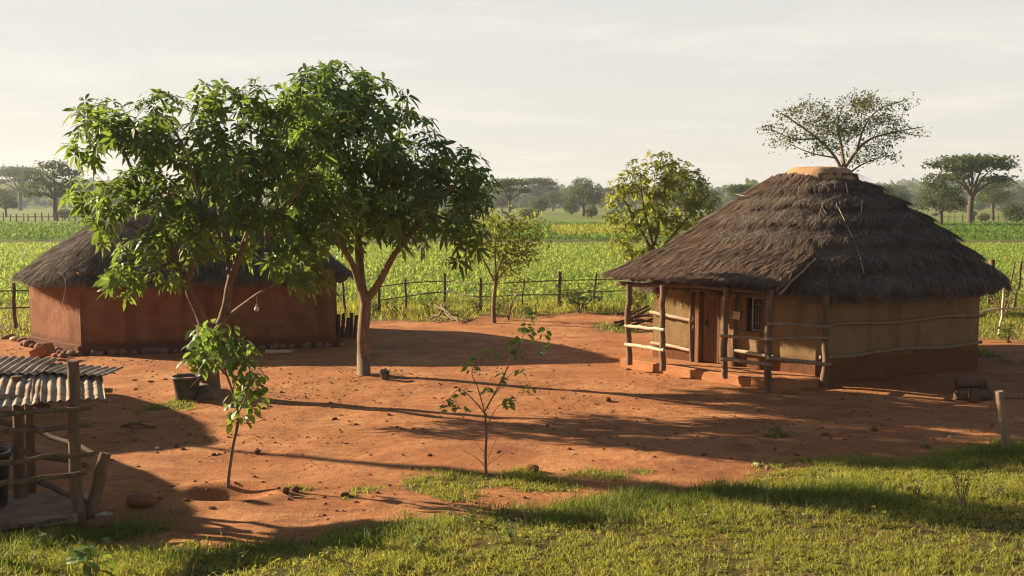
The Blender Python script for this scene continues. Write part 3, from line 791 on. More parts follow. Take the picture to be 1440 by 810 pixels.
    for s in (s9, sA(1034), sA(1082)):
        mb = MB(); log(mb, PA(s, PH - .03, .05), PA(s + .01, 2.12, .04), .045, .04, n=9, wob=.15); mb.build('wall_stake', M['post'], t)
    b0, b1 = HR[1], HR[2]; db_ = unit(b1 - b0); nb = np.array([db_[1], -db_[0]]); LB = np.linalg.norm(b1 - b0)
    PB = lambda s, z, o: np.array([b0[0] + db_[0] * s + nb[0] * o, b0[1] + db_[1] * s + nb[1] * o, z])
    for z0_, z1_ in ((1.26, 1.28), (.60, .62)):
        mb = MB(); pts = [PB(s, z0_ + (z1_ - z0_) * s / LB + .03 * math.sin(s * 2.1 + z0_ * 5), .06) for s in np.linspace(.05, LB + .03, 9)]
        tube(mb, smooth_path(pts, 3), .04 * (1 + .12 * np.random.default_rng(4).random(25)), 9, wob=.15); mb.build('wall_rail', M['rail'], t)
    # main roof
    c2 = np.array([7.55, 24.6])
    ev = np.array([(2.75, 23.45), (6.28, 20.28), (11.42, 22.55), (12.45, 26.35), (8.6, 29.1), (3.6, 26.8)])
    ev = c2 + (ev - c2) * 1.035
    S = None
    e = poly_u(ev, 3, .25)
    def S(U, V):
        U = np.asarray(U, float); V = np.asarray(V, float); k = .19 + .81 * V; p = e(U)
        xy = c2 + (p - c2) * k[..., None]
        z = 4.44 + (1.97 - 4.44) * V + .16 * np.sin(V * math.pi) - .05 * V ** 6
        return np.concatenate([xy, z[..., None]], -1)
    mb = MB(); thatch(mb, S, 190, 56, 72000, True, thick=.16, steps=6, step_h=.15, seed=17)
    rf = mb.build('roof', M['thatch_grey'], t)
    cp = MB(); cap_mesh(cp, ev, c2, .195, 4.47, .25); cp.build('roof_cap', M['cap'], rf)
    for pts in ([A(1163, 268, 23.6), A(1180, 300, 22.6), A(1205, 355, 21.7), A(1215, 390, 21.1)], [A(1140, 280, 23.3), A(1158, 300, 22.7), A(1172, 330, 22.1)], [A(1035, 278, 24.2), A(1050, 281, 23.9), A(1065, 274, 24.0)]):
        st = MB(); q = smooth_path(pts, 5); q[:, 2] += .09; tube(st, q, .006, 5); st.build('loose_straw', M['bleached'], rf)
    # porch roof: covers the door side and runs out over the porch
    Lb = np.array([[6.35, 24.5, 4.44], [4.9, 24.2, 3.42], [3.55, 23.75, 2.62], [2.22, 23.15, 2.17]])
    Rb = np.array([[7.3, 23.75, 4.47], [6.85, 22.6, 3.55], [6.48, 21.45, 2.72], [5.36, 20.12, 2.20]])
    tt = np.array([0, .34, .66, 1.0])
    def SP(U, V):
        U = np.asarray(U, float); V = np.asarray(V, float)
        vv = np.clip(V, 0, 1); ex = (V - vv)[..., None]
        l = np.stack([np.interp(vv, tt, Lb[:, k]) for k in range(3)], -1); r = np.stack([np.interp(vv, tt, Rb[:, k]) for k in range(3)], -1)
        p = l + (r - l) * U[..., None]
        p[..., 2] += .08 * np.sin(np.clip(V, 0, 1) * math.pi) + .05 * np.sin(U * math.pi) + .05 - .22 * U ** 6 * (1 - .55 * V)
        p[..., 0] += -.05 * np.sin(U * math.pi) * V
        return p + ex * (Lb[-1] - Lb[-2]) * 3
    mb = MB(); thatch(mb, SP, 120, 50, 52000, False, thick=.15, steps=7, step_h=.05, seed=27)
    pr = mb.build('porch_roof', M['thatch'], t)
    mb = MB(); log(mb, np.array([5.40, 20.08, 2.02]), np.array([6.5, 21.3, 2.66]), .028, .025, n=7); mb.build('rafter', M['rail'], pr)
    mb = MB(); log(mb, np.array([2.45, 23.1, 2.0]), np.array([5.32, 20.4, 2.04]), .05, .045, n=8); mb.build('eave_beam', M['post'], pr)
    # the card nailed beside the window
    s = sA(1037.5); c = PA(s, 1.37, .10)
    return t, c, ax, an
hutr, card_c, card_ax, card_an = right_hut()
crd = thing('notice_card', 'small cream card with scribbled lines nailed beside the porch hut window', 'sign', card_c)
mb = MB(); up = unit([.06 * card_ax[0], .06 * card_ax[1], 1]); box(mb, card_c, .19, .012, .17, card_ax - [0, 0, .07], card_an, bev=.002); mb.build('card', M['paper'], crd)
mb = MB()
for k, (w, z) in enumerate(((.12, .045), (.14, .015), (.10, -.015), (.13, -.045))):
    for q in range(3): box(mb, card_c + card_an * .0085 + np.array([0, 0, z]) + card_ax * (-.05 + .05 * q), w / 3.6, .003, .008, card_ax - [0, 0, .07], card_an)
mb.build('writing', M['ink'], crd)

# woodpile left of the porch hut, sticks by the back fence, logs on the right
for k, (p0, p1) in enumerate((((866, 458), (914, 434)), ((872, 452), (918, 441)), ((878, 462), (918, 448)), ((884, 446), (912, 430)), ((866, 446), (900, 436)), ((892, 455), (917, 455)), ((880, 440), (893, 424)), ((862, 462), (905, 450)))):
    a = on(p0[0], p0[1] + 4); b = A(p1[0], p1[1], a[1] + .6); b[2] = max(b[2], hz(b[0], b[1]) + .08); mb = MB()
    a[2] += .05 + .03 * k; log(mb, a, b, .045, .035, bend=.03)
    single(mb, 'firewood_pole', M['firewood'], a, 'pole in the firewood heap at the left end of the porch hut', 'firewood', 'firewood heap by the porch hut')
for k, (p0, p1) in enumerate((((612, 431), (645, 455)), ((606, 444), (640, 452)), ((610, 452), (628, 432)), ((616, 437), (642, 448)), ((604, 449), (633, 440)), ((620, 430), (636, 454)), ((613, 446), (646, 451)))):
    a = on(p0[0], max(p0[1], 446) + 2); a[2] += max(0, (448 - p0[1])) / ppm(a[1]); b = on(p1[0], max(p1[1], 447)); b[2] += .05 + max(0, (450 - p1[1])) / ppm(b[1]); mb = MB()
    log(mb, a + [0, 0, .04], b, .025, .018, bend=.03, n=7)
    single(mb, 'stick', M['rail'], a, 'pale stick in the small pile at the foot of the back fence', 'stick', 'sticks piled by the back fence')
for k, (p0, p1, r, up, l) in enumerate((((1343, 562), (1370, 563), .10, 0, 'short log lying at the front left of the log heap on the right'), ((1372, 563), (1392, 561), .10, 0, 'short log at the front right of the log heap on the right'),
        ((1346, 556), (1388, 555), .09, 0, 'long log at the back of the log heap on the right'), ((1344, 556), (1386, 556), .085, .17, 'long bark covered log topmost of the log heap on the right'))):
    a = on(*p0); b = on(*p1); mb = MB(); log(mb, a + [0, 0, r * .8 + up], b + [0, 0, r * .8 + up], r, r * .95, bend=.01, n=11, wob=.22)
    single(mb, 'short_log', M['firewood'], a, l, 'log', 'log heap on the right')
mb = MB(); a = on(1369, 566); log(mb, a + [0, 0, .02], a + [.02, .05, .27], .095, .10, n=11, wob=.2); single(mb, 'upright_stump', M['firewood'], a, 'stubby round log standing on end before the log heap on the right', 'log')

# ------------------------------------------------------------------ fences
def fence(name, label, posts, rails, mat='fence', hgt=1.25, rad=.055, railr=.022, group=None):
    t = thing(name, label, 'fence', posts[0][0] if isinstance(posts[0], tuple) else posts[0])
    pts = []
    for q in posts:
        p, h_, r_, lean = q if isinstance(q, tuple) else (q, hgt * (.85 + .3 * random.random()), rad * (.75 + .5 * random.random()), (random.random() - .5) * .12)
        p = np.asarray(p, float); mb = MB(); log(mb, p - [0, 0, .15], p + [lean, 0, h_], r_, r_ * .8, bend=.03, n=8, wob=.2); mb.build('fence_post', M[mat], t); pts.append(p)
    for z, zr in rails:
        mb = MB(); q = [p + [0, -.06, z + zr * (random.random() - .5)] for p in pts]
        tube(mb, smooth_path(q, 4), railr * (.8 + .4 * RNG.random((len(q) - 1) * 4 + 1)), 6, wob=.15); mb.build('fence_rail', M['fence'] if mat != 'bleached' else M[mat], t)
    return t
P_ = lambda px, d: np.array([A(px, 400, d)[0], d, hz(A(px, 400, d)[0], d)])
fence('pole_fence', 'long weathered pole fence with two thin rails between the yard and the green field',
      [(P_(533, 34.3), 1.18, .06, .03), (P_(570, 35.3), 1.15, .05, 0), (P_(624, 36), 1.25, .065, .02), (P_(674, 34.6), 1.22, .065, .04), (P_(733, 35.2), 1.15, .04, .10),
       (P_(785, 36.4), 1.35, .085, .05), (P_(833, 37), 1.25, .05, .15), (P_(888, 37.6), 1.2, .06, 0), (P_(955, 38), 1.2, .06, 0), (P_(1040, 38.2), 1.2, .06, 0), (P_(1130, 38.2), 1.2, .06, 0), (P_(1230, 38), 1.2, .06, 0), (P_(1310, 37.6), 1.2, .06, 0),
       (P_(1394, 37), 1.72, .13, 0)], ((1.0, .08), (.55, .1)))
fence('side_fence', 'short pole fence at the left edge beside the red hut', [P_(-130, 30.5), P_(-60, 30.3), (P_(19, 30.2), 1.42, .07, 0), P_(95, 31.3), P_(200, 33.3), P_(330, 34.2), (P_(430, 34.4), 1.1, .05, 0), P_(485, 34.4)], ((1.17, .04), (.66, .04)))
a = P_(1407, 28.4)
fence('rope_fence', 'thin leaning stake fence with a pale pole rail at the right edge', [(P_(1372, 27.6), 1.0, .045, 0), (a, 1.4, .04, .10), (P_(1475, 28.2), 1.2, .05, 0), (P_(1560, 28.5), 1.2, .05, 0)], ((.82, .02),), mat='bleached', railr=.026)
mb = MB(); p = P_(1424, 35.5); log(mb, p - [0, 0, .1], p + [.28, 0, 1.75], .07, .05, bend=.05); single(mb, 'leaning_post', M['fence'], p, 'dark crooked post leaning beyond the pole rail at the right edge', 'post')
mb = MB(); p = P_(1412, 35.8); log(mb, p - [0, 0, .1], p + [.35, 0, 1.7], .035, .03, bend=.03); single(mb, 'leaning_post', M['fence'], p, 'thin pole slanting beside the crooked post at the right edge', 'post')
t = thing('wire_fence_post', 'pale round post with a strand of barbed wire in the grass at the right edge', 'post', on(1419, 638)); a = np.array(t['_w']); mb = MB()
b = A(1405, 550, a[1]); log(mb, a - [0, 0, .15], b, .062, .056, bend=.01, n=12, k=8); mb.build('post', M['rail'], t)
mb = MB(); q = smooth_path([A(1409, 560, a[1] - .06), A(1440, 560, a[1] - .1), A(1520, 553, a[1] - .3), A(1620, 556, a[1] - .6)], 6); tube(mb, q, .005, 5)
for k in range(2, len(q) - 1):
    for s in (1, -1): tube(mb, [q[k] + [-.02, 0, .03 * s], q[k] + [.02, .02, -.03 * s]], .004, 4)
mb.build('barbed_wire', M['iron'], t)
def far_fence(name, label, x0, x1, d, n):
    fence(name, label, [np.array([x, d + (RNG.random() - .5), hz(x, d)]) for x in np.linspace(x0, x1, n)], ((.9, .1),), hgt=1.6, rad=.13, railr=.05)
far_fence('field_fence', 'distant row of fence stakes beyond the fields at the right', 82, 112, 190, 26)
far_fence('field_fence', 'distant row of fence stakes beyond the fields at the left', -106, -84, 195, 18)

# ------------------------------------------------------------------ shelter in the left foreground
def shelter():
    C0 = on(112, 736); D0 = on(42, 697); E0 = on(28, 712)
    t = thing('lean_to_shelter', 'rickety pole pen roofed with rusty corrugated sheets at the left edge', 'shelter', C0)
    Lf = np.array([C0[0] - 2.0, C0[1] - 1.0, 0]); Lb = np.array([D0[0] - 1.9, D0[1] - .5, 0])
    for k, (p, z, r) in enumerate(((C0, 1.98, .072), (D0, 1.66, .058), (E0, 1.7, .07), (Lf, 1.9, .07), (Lb, 1.85, .07), (np.array([G(31, 640)[0] - .3, 14.2, 0]), 1.84, .06))):
        mb = MB(); b = np.array([p[0] + (.0 if k == 0 else .03), p[1], z]); log(mb, p - [0, 0, .12], b, r, r * .88, bend=.014, n=11, wob=.2, k=8); mb.build('post', M['post'], t)
    def rail(p0, d0, p1, d1, r=.036, mat='fence'):
        mb = MB(); log(mb, A(*p0, d0), A(*p1, d1), r, r * .8, bend=.025, n=9, wob=.2, k=8); mb.build('rail', M[mat], t)
    dc = C0[1] - .08
    for (yl, yr, xr, r) in ((580, 573, 129, .036), (605, 597, 129, .034), (652, 638, 131, .034), (683, 664, 122, .036), (748, 722, 118, .033)):
        rail((-60, yl + 6), 11.3, (xr, yr), dc, r)
    for (p0, p1) in (((-30, 580), (132, 638)), ((-30, 620), (124, 656)), ((30, 664), (124, 706))):
        rail(p0, 13.4, p1, 12.25, .04)
    # roof poles
    rail((-40, 556), 11.6, (156, 563), 12.4, .042, 'rail'); rail((-40, 528), 12.9, (158, 549), 12.9, .035, 'rail'); rail((40, 566), 12.3, (68, 572), 12.0, .04)
    # corrugated sheets
    def sheet(cx, cy, sw, sl, yaw, z, tilt, roll):
        c, s = math.cos(yaw), math.sin(yaw); nu, nv = int(sw / .013), 14
        U, V = np.meshgrid(np.linspace(-sw / 2, sw / 2, nu), np.linspace(-sl / 2, sl / 2, nv))
        Z = .014 * np.sin(U * 2 * math.pi / .105) + .03 * (fbm(U * 2 + cx, V * 2, 2, 7) - .5) * 2 - .05 * (V / sl) ** 2 * np.sign(V) * (fbm(U * 5, V * 0 + cx, 2, 9))
        X = cx + c * U - s * V; Y = cy + s * U + c * V
        Z = z + Z + tilt * V + roll * U
        v = np.stack([X, Y, Z], -1).reshape(-1, 3); i = (np.arange(nv - 1)[:, None] * nu + np.arange(nu - 1)[None]).ravel()
        q = np.stack([i, i + 1, i + nu + 1, i + nu], -1)
        mb = MB(); mb.add(v, q, smooth=True); mb.add(v - [0, 0, .004], q[:, ::-1], smooth=True); mb.build('roof_sheet', M['sheet'], t)
    sheet(-5.62, 12.42, .85, 1.25, R(24), 1.58, .15, -.04)
    sheet(-6.33, 12.12, .95, 1.45, R(22), 1.61, .15, -.03)
    sheet(-6.75, 12.95, 1.3, .9, R(6), 1.76, .10, -.06)
    sheet(-7.15, 11.8, .95, 1.45, R(23), 1.65, .15, -.03)
    sheet(-5.72, 13.0, .95, .6, R(-3), 1.68, .05, -.07)
    mb = MB()
    box(mb, np.array([C0[0] - 1.05, C0[1] + .1, .07]), 1.95, 1.1, .12, [1, .30, 0], [-.30, 1, 0], bev=.015)
    mb.build('floor_slab', M['floor'], t)
    return C0
C0 = shelter()
def bucket(name, p, r, h, mat, label, cat, inner='black', handle=False):
    t = thing(name, label, cat, p); mb = MB()
    lathe(mb, p, [(.01, .0), (r * .74, 0), (r * .78, .012), (r * .96, h * .9), (r * 1.06, h * .9), (r * 1.08, h), (r * .97, h), (r * .93, h * .93), (r * .9, h * .86)], 28); mb.build('tub', M[mat], t)
    mb = MB(); lathe(mb, p, [(r * .91, h * .86), (r * .5, h * .88), (.005, h * .885)], 20); mb.build('soil' if not handle else 'inside', M['soil'] if not handle else M['black'], t)
    if handle:
        mb = MB(); a = np.linspace(0, math.pi, 12); tube(mb, np.stack([p[0] + r * 1.05 * np.cos(a), np.full(12, p[1] - .02) - np.sin(a) * r * .9, p[2] + h * .93 - np.sin(a) * h * .2], 1), .006, 5); mb.build('bucket_handle', M['iron'], t)
    return t
bucket('plant_tub', on(263, 560), .27, .45, 'dirtyblack', 'large dusty black plastic tub beside the trunk of the left tree', 'tub')
bucket('bucket', on(541, 533), .115, .20, 'dirtyblack', 'small dark bucket standing by the trunk of the centre tree', 'bucket', handle=True)
p = np.array([G(-4, 722)[0], 12.0, .16]); bucket('barrel', p, .27, .68, 'black', 'black plastic barrel standing on the slab inside the pole pen', 'barrel')
mb = MB(); p = on(122, 730); log(mb, p - [0, 0, .1], A(149, 637, p[1] + .1), .075, .065, bend=.03, n=11, wob=.22, k=7)
single(mb, 'leaning_post', M['post'], p, 'thick bare post leaning outward beside the pole pen corner', 'post')
for px, py, r, k, sq, l in ((200, 712, .21, 'stone_red', (1, .9, .95), 'big rough red rock in the shade right of the pole pen'), (146, 728, .10, 'stone_pale', (1.4, .8, .7), 'pale rounded stone at the foot of the leaning post'),
        (137, 742, .15, 'stone_red', (1.3, 1, .75), 'flat reddish stone in the grass below the leaning post'), (748, 664, .115, 'clod', (1.1, 1, .95), 'dark round stone in the grass beside the thin sapling'),
        (401, 693, .085, 'clod', (1.1, 1, .9), 'dark stone right of the sapling pit, left of a pair'), (415, 691, .07, 'clod', (1, 1, .9), 'dark stone right of the sapling pit, right of a pair'),
        (1300, 628, .085, 'stone', (1.2, 1, .7), 'brown stone on the soil near the grass at lower right'), (1336, 616, .06, 'stone_pale', (1.2, 1, .7), 'pale stone on shaded soil left of the wire fence post'),
        (1229, 606, .075, 'clod', (1, 1, 1), 'dark clod on the shaded soil before the porch hut'), (1160, 612, .07, 'clod', (1.4, 1, .6), 'flat dark clod near a tuft before the porch hut'),
        (854, 564, .085, 'clod', (1.1, 1, .9), 'dark stone in the shade left of the porch plinth'), (1333, 563, .10, 'stone', (1.2, 1, .6), 'brown stone left of the log heap on the right'),
        (1065, 655, .06, 'stone_pale', (1.5, 1, .6), 'pale stone lying on soil above the foreground grass'), (1080, 659, .055, 'stone', (1.3, 1, .7), 'brown stone touching the pale one above the foreground grass'),
        (222, 632, .05, 'stone_pale', (1.2, 1, .8), 'pale pebble left of the leafy sapling'), (247, 629, .055, 'clod', (1, 1, .9), 'dark clod left of the leafy sapling, larger of a pair'),
        (362, 622 + 16, .075, 'clod', (1.1, 1, .9), 'dark clod right of the leafy sapling stem'), (883, 520, .06, 'stone_red', (1.4, 1, .6), 'red stone before the left end of the porch plinth'),
        (485, 640 + 58, .07, 'clod', (1.2, 1, .8), 'dark clod in the churned soil left of the yard grass patch')):
    stone('stone', k, on(px, py), r, l, sq=sq)
for px, py in ((1185, 562), (1060, 572), (566, 640), (604, 641), (487, 624), (547, 584), (345, 577), (370, 575), (380, 572), (470, 590), (500, 597), (190, 548), (189, 535), (232, 534), (212, 537), (770, 600), (800, 632), (700, 610), (910, 590), (950, 610), (990, 640), (640, 545), (610, 560), (430, 560),
               (395, 552), (570, 533), (560, 531), (160, 525), (455, 700), (520, 668), (580, 660), (257, 632), (1120, 640), (1250, 590), (1395, 600), (425, 640), (330, 590), (830, 600), (300, 640), (720, 560), (665, 505), (770, 490), (600, 480)):
    stone('clod', 'clod', on(px, py), .024 + .03 * random.random(), 'small dark clod lying loose on the open red soil of the yard', 'clods on the yard', sq=(random.uniform(.9, 1.5), 1, random.uniform(.5, .85)), sink=.4, cat='clod')

# ------------------------------------------------------------------ trees
class Tree:
    def __init__(self, limbs, n=10):
        self.mb = MB(); self.P = []; self.Rd = []
        for pts, r0, r1 in limbs:
            q = smooth_path(pts, 4); t = np.linspace(0, 1, len(q)); r = r0 + (r1 - r0) * t
            tube(self.mb, q, r, n, wob=.10); self.P += list(q[1:]); self.Rd += list(r[1:])
    def twigs(self, targets, r_end=.007, sag=.1, minr=.5, up=.15, from_low=0):
        T = np.asarray(targets, float)
        P = np.array(self.P); d = np.min(np.linalg.norm(T[:, None] - P[None], axis=2), 1)
        for i in np.argsort(d):
            P = np.array(self.P); dv = T[i] - P
            dist = np.linalg.norm(dv, axis=1) + np.maximum(0, -dv[:, 2]) * .8
            k = int(np.argmin(dist)); a = P[k]; L = dist[k]
            if L < .02: continue
            r0 = min(self.Rd[k] * .62, .006 + .022 * L); r0 = max(r0, r_end)
            mid = a + (T[i] - a) * .5 + np.array([0, 0, up * L]) + (RNG.random(3) - .5) * sag * L
            q = smooth_path([a, mid, T[i]], 3)
            r = r0 + (r_end - r0) * np.linspace(0, 1, len(q)) ** .7
            tube(self.mb, q, r, 5, cap=False)
            self.P += list(q[2:]); self.Rd += list(r[2:])
def lobe_points(lobes, depth0, n_per_m3, shell=.55, deep=1.0):
    """lobes: (px, py, rx, ry, depth offset) in photograph pixels at the tree's depth"""
    out = []; nr = []
    for (px, py, rx, ry, do) in lobes:
        d = depth0 + do; c = A(px, py, d); a = rx / ppm(d); b = ry / ppm(d)
        n = max(3, int(n_per_m3 * a * a * b * 4.2 * deep))
        u = unit(RNG.normal(0, 1, (n, 3))); r = (shell + (1 - shell) * RNG.random(n)) ** .6
        out.append(c + u * r[:, None] * [a, a * deep, b]); nr.append(u)
    return np.concatenate(out), np.concatenate(nr)
def whorls(mb, P, Nn, k, L, W, droop, spread=(.15, .9)):
    n = len(P)
    ax = unit(Nn * .55 + np.array([0, 0, .55]) + RNG.normal(0, .3, (n, 3)))
    ref = unit(np.cross(ax, RNG.normal(0, 1, (n, 3)))); bi = np.cross(ax, ref)
    kk = RNG.integers(max(3, k - 2), k + 2, n); idx = np.repeat(np.arange(n), kk); m = len(idx)
    st = np.concatenate([np.arange(q) / q for q in kk]) * 2 * math.pi + RNG.normal(0, .18, m)
    el = spread[0] + (spread[1] - spread[0]) * RNG.random(m) - .25
    D = (ref[idx] * np.cos(st)[:, None] + bi[idx] * np.sin(st)[:, None]) * np.cos(el)[:, None] + ax[idx] * np.sin(el)[:, None]
    U = ax[idx] + RNG.normal(0, .25, (m, 3))
    sc = np.repeat(.5 + .75 * RNG.random(n), kk)
    Ln = L * sc * (.75 + .4 * RNG.random(m))
    leaves(mb, P[idx] + D * .02, D, U, Ln, Ln * W * (.85 + .3 * RNG.random(m)), droop * (.6 + .8 * RNG.random(m)), .12)
def scatter_leaves(mb, P, k, L, W, droop, rad, up=.4):
    n = len(P); idx = np.repeat(np.arange(n), k); m = len(idx)
    D = unit(RNG.normal(0, 1, (m, 3)) * [1, 1, .7]); U = unit(RNG.normal(0, 1, (m, 3)) * .6 + [0, 0, up + .5])
    Ln = L * (.7 + .6 * RNG.random(m))
    leaves(mb, P[idx] + RNG.normal(0, rad, (m, 3)), D, U, Ln, Ln * W, droop * RNG.random(m), .1)

def centre_tree():
    d = TREE_C[1]; b = on(512, 528); W_ = lambda px, py, o=0: A(px, py, d + o)
    t = thing('shade_tree', 'tall dense dark green tree with forked pale trunk in the middle of the yard', 'tree', b)
    T = Tree([([b - [0, 0, .15], W_(511, 500), W_(511, 470), W_(514, 432), W_(514, 418)], .148, .108),
              ([W_(514, 425), W_(508, 400), W_(506, 372, .1), W_(503, 330, .2), W_(500, 270, .2), W_(490, 200, .1), W_(478, 130, 0)], .12, .03),
              ([W_(513, 424), W_(530, 402, -.1), W_(550, 365, -.3), W_(568, 340, -.3), W_(600, 300, -.5), W_(640, 260, -.6)], .10, .03),
              ([W_(508, 410), W_(497, 375, -.2), W_(482, 348, -.5), W_(455, 310, -.6), W_(430, 250, -.6)], .085, .03),
              ([W_(503, 330, .2), W_(530, 270, .8), W_(550, 200, 1.0), W_(545, 150, .8)], .07, .025),
              ([W_(600, 300, -.5), W_(650, 315, -.7), W_(668, 320, -.7)], .04, .015), ([W_(500, 270, .2), W_(450, 200, .9), W_(430, 150, .9)], .06, .02)], 12)
    lobes = [(468, 130, 66, 46, 0), (450, 165, 62, 55, -.6), (535, 150, 48, 46, .3), (420, 190, 55, 60, .3), (500, 200, 70, 55, -.9), (520, 250, 75, 55, .6), (590, 225, 58, 46, -.1), (640, 245, 50, 42, .2), (668, 268, 34, 38, -.2),
             (625, 295, 55, 45, -.6), (655, 320, 32, 40, -.4), (560, 290, 62, 48, -.8), (475, 285, 60, 50, -.9), (425, 260, 55, 55, -.2), (500, 310, 55, 40, .7), (570, 320, 50, 32, .6), (440, 310, 45, 40, .4), (585, 185, 36, 30, .5), (637, 352, 26, 22, -.6)]
    P, Nn = lobe_points([(a_, b_, c_ * .95, e_ * .93, f_) for a_, b_, c_, e_, f_ in lobes], d, 34, .5, 1.05)
    T.twigs(P[RNG.random(len(P)) < .3]); T.mb.build('trunk', M['bark'], t)
    mb = MB(); whorls(mb, P, Nn, 9, .275, .27, .4, (-.1, .8)); mb.build('crown', M['leaf_c'], t)
def left_tree():
    d = TREE_L[1]; b = on(293, 560); W_ = lambda px, py, o=0: A(px, py, d + o)
    t = thing('yard_tree', 'airy light green tree with several thin stems on a stout red brown base at left', 'tree', b)
    T = Tree([([b - [0, 0, .15], W_(293, 545), W_(292, 515), W_(290, 470), W_(287, 455)], .27, .16),
              ([W_(290, 470), W_(280, 440), W_(268, 415, -.1), W_(262, 395, -.2), W_(240, 345, -.4), W_(215, 300, -.5), W_(190, 250, -.5), W_(165, 190, -.3)], .105, .022),
              ([W_(291, 480), W_(310, 455, .1), W_(318, 430, .1), W_(324, 395, .1), W_(342, 345, .2), W_(360, 290, .2), W_(372, 220, .1), W_(375, 140, 0)], .115, .022),
              ([W_(318, 446, .1), W_(335, 434, -.1), W_(362, 414, -.3), W_(390, 398, -.5), W_(430, 370, -.7)], .05, .016),
              ([W_(324, 395, .1), W_(318, 350, .6), W_(305, 270, .9), W_(305, 200, .9), W_(300, 140, .8)], .06, .02),
              ([W_(262, 395, -.2), W_(275, 360, -.8), W_(285, 300, -1), W_(270, 240, -1), W_(240, 170, -.9)], .055, .018),
              ([W_(345, 340, .2), W_(390, 300, -.6), W_(425, 260, -.8), W_(440, 220, -.7)], .05, .016), ([W_(240, 345, -.4), W_(190, 320, -.2), W_(150, 300, 0), W_(125, 270, .1)], .045, .014),
              ([W_(372, 330, .2), W_(420, 330, .6), W_(455, 310, .7)], .04, .014), ([W_(250, 365, -.3), W_(215, 380, -.6), W_(190, 395, -.8)], .03, .012)], 11)
    lobes = [(140, 165, 42, 30, -.1), (122, 205, 34, 30, .3), (170, 190, 45, 36, -.6), (228, 150, 42, 26, .2), (215, 190, 48, 36, -.8), (300, 138, 40, 30, .2), (292, 185, 40, 34, -.5), (365, 140, 42, 34, .1), (420, 165, 40, 40, .2), (360, 195, 46, 36, -.6), (240, 235, 56, 36, .3),
             (125, 268, 34, 28, .4), (160, 275, 40, 30, -.5), (300, 240, 46, 40, .8), (395, 240, 50, 42, -.4), (440, 255, 46, 44, .4), (320, 290, 44, 34, -1.0), (225, 290, 40, 32, -1), (410, 300, 50, 40, .6), (450, 320, 40, 36, .3), (425, 350, 44, 32, -.4),
             (205, 345, 45, 30, -.6), (180, 385, 36, 26, -.9), (232, 385, 34, 26, -.5), (435, 390, 38, 28, -.6), (395, 365, 34, 26, -.9), (140, 320, 30, 30, .2), (345, 250, 38, 34, 0), (330, 350, 32, 26, .7), (265, 330, 36, 30, .5), (165, 410, 22, 16, -.9), (470, 290, 22, 36, .2), (285, 335, 38, 32, -1.2), (250, 300, 38, 32, -1.2), (320, 240, 38, 32, -1.2), (352, 300, 36, 30, -1.1), (390, 325, 36, 30, -.9), (190, 255, 38, 30, -.8), (440, 205, 30, 34, -.4)]
    P, Nn = lobe_points([(a_, b_, c_ * .9, e_ * .9, f_) for a_, b_, c_, e_, f_ in lobes], d, 72, .35, 1.0)
    T.twigs(P[RNG.random(len(P)) < .16], .006); T.mb.build('trunk', M['bark'], t)
    mb = MB(); whorls(mb, P, Nn, 9, .245, .29, .34, (-.1, .8)); mb.build('crown', M['leaf_l'], t)
centre_tree(); left_tree()
t = thing('hanging_pouch', 'tiny white cloth pouch hanging on a string from the left tree', 'pouch', A(361, 430, TREE_L[1] - .3)); p = np.array(t['_w'])
mb = MB(); lathe(mb, p, [(.002, -.11), (.04, -.10), (.052, -.06), (.03, -.02), (.012, .0), (.03, .03)], 12); mb.build('pouch', M['cloth'], t)
mb = MB(); tube(mb, [p, p + [0, 0, .22]], .005, 5); mb.build('string', M['cloth'], t)

def leafy_sapling():
    b = on(318, 699); d = b[1]; W_ = lambda px, py, o=0: A(px, py, d + o)
    t = thing('leafy_sapling', 'young sapling with drooping bright green leaves standing in a dug pit', 'sapling', b)
    T = Tree([([b - [0, 0, .1], W_(322, 665), W_(328, 625), W_(335, 590), W_(330, 560), W_(318, 525), W_(308, 490), W_(305, 462)], .028, .008),
              ([W_(334, 583), W_(345, 560, -.1), W_(352, 530, -.15), W_(345, 495, -.1)], .012, .006), ([W_(320, 530), W_(298, 505, .1), W_(280, 480, .15), W_(272, 470, .1)], .011, .005),
              ([W_(326, 550), W_(340, 510, .2), W_(335, 475, .2)], .01, .005), ([W_(312, 500), W_(290, 520, -.2), W_(268, 545, -.25)], .008, .004), ([W_(335, 592), W_(350, 596), W_(372, 590)], .006, .003), ([W_(350, 540, -.1), W_(365, 525, 0), W_(372, 540)], .006, .003)], 8)
    T.mb.build('trunk', M['stem'], t)
    lobes = [(300, 465, 34, 20, 0), (280, 490, 24, 24, .1), (315, 495, 34, 26, -.1), (345, 495, 22, 26, 0), (270, 503, 15, 18, -.1), (303, 508, 24, 14, .1), (345, 530, 26, 26, -.1), (365, 545, 14, 26, 0), (335, 565, 22, 18, 0), (360, 575, 12, 8, 0), (332, 588, 18, 8, 0)]
    P, Nn = lobe_points(lobes, d, 1, .2, 1.0); pts = []
    for (px, py, rx, ry, o) in lobes:
        n = int(rx * ry / 15); u = unit(RNG.normal(0, 1, (n, 3))) * (RNG.random((n, 1)) ** .5); pts.append(A(px, py, d + o) + u * [rx / ppm(d), .25, ry / ppm(d)])
    P = np.concatenate(pts); n = len(P); mb = MB(); az = RNG.random(n) * 6.28
    D = np.stack([np.cos(az) * .7, np.sin(az) * .7, -.75 + .6 * RNG.random(n)], 1); U = unit(np.stack([np.cos(az), np.sin(az), np.full(n, .9)], 1) + RNG.normal(0, .3, (n, 3)))
    L = .11 + .07 * RNG.random(n); leaves(mb, P, D, U, L, L * .52, .25, .1); mb.build('crown', M['leaf_s'], t)
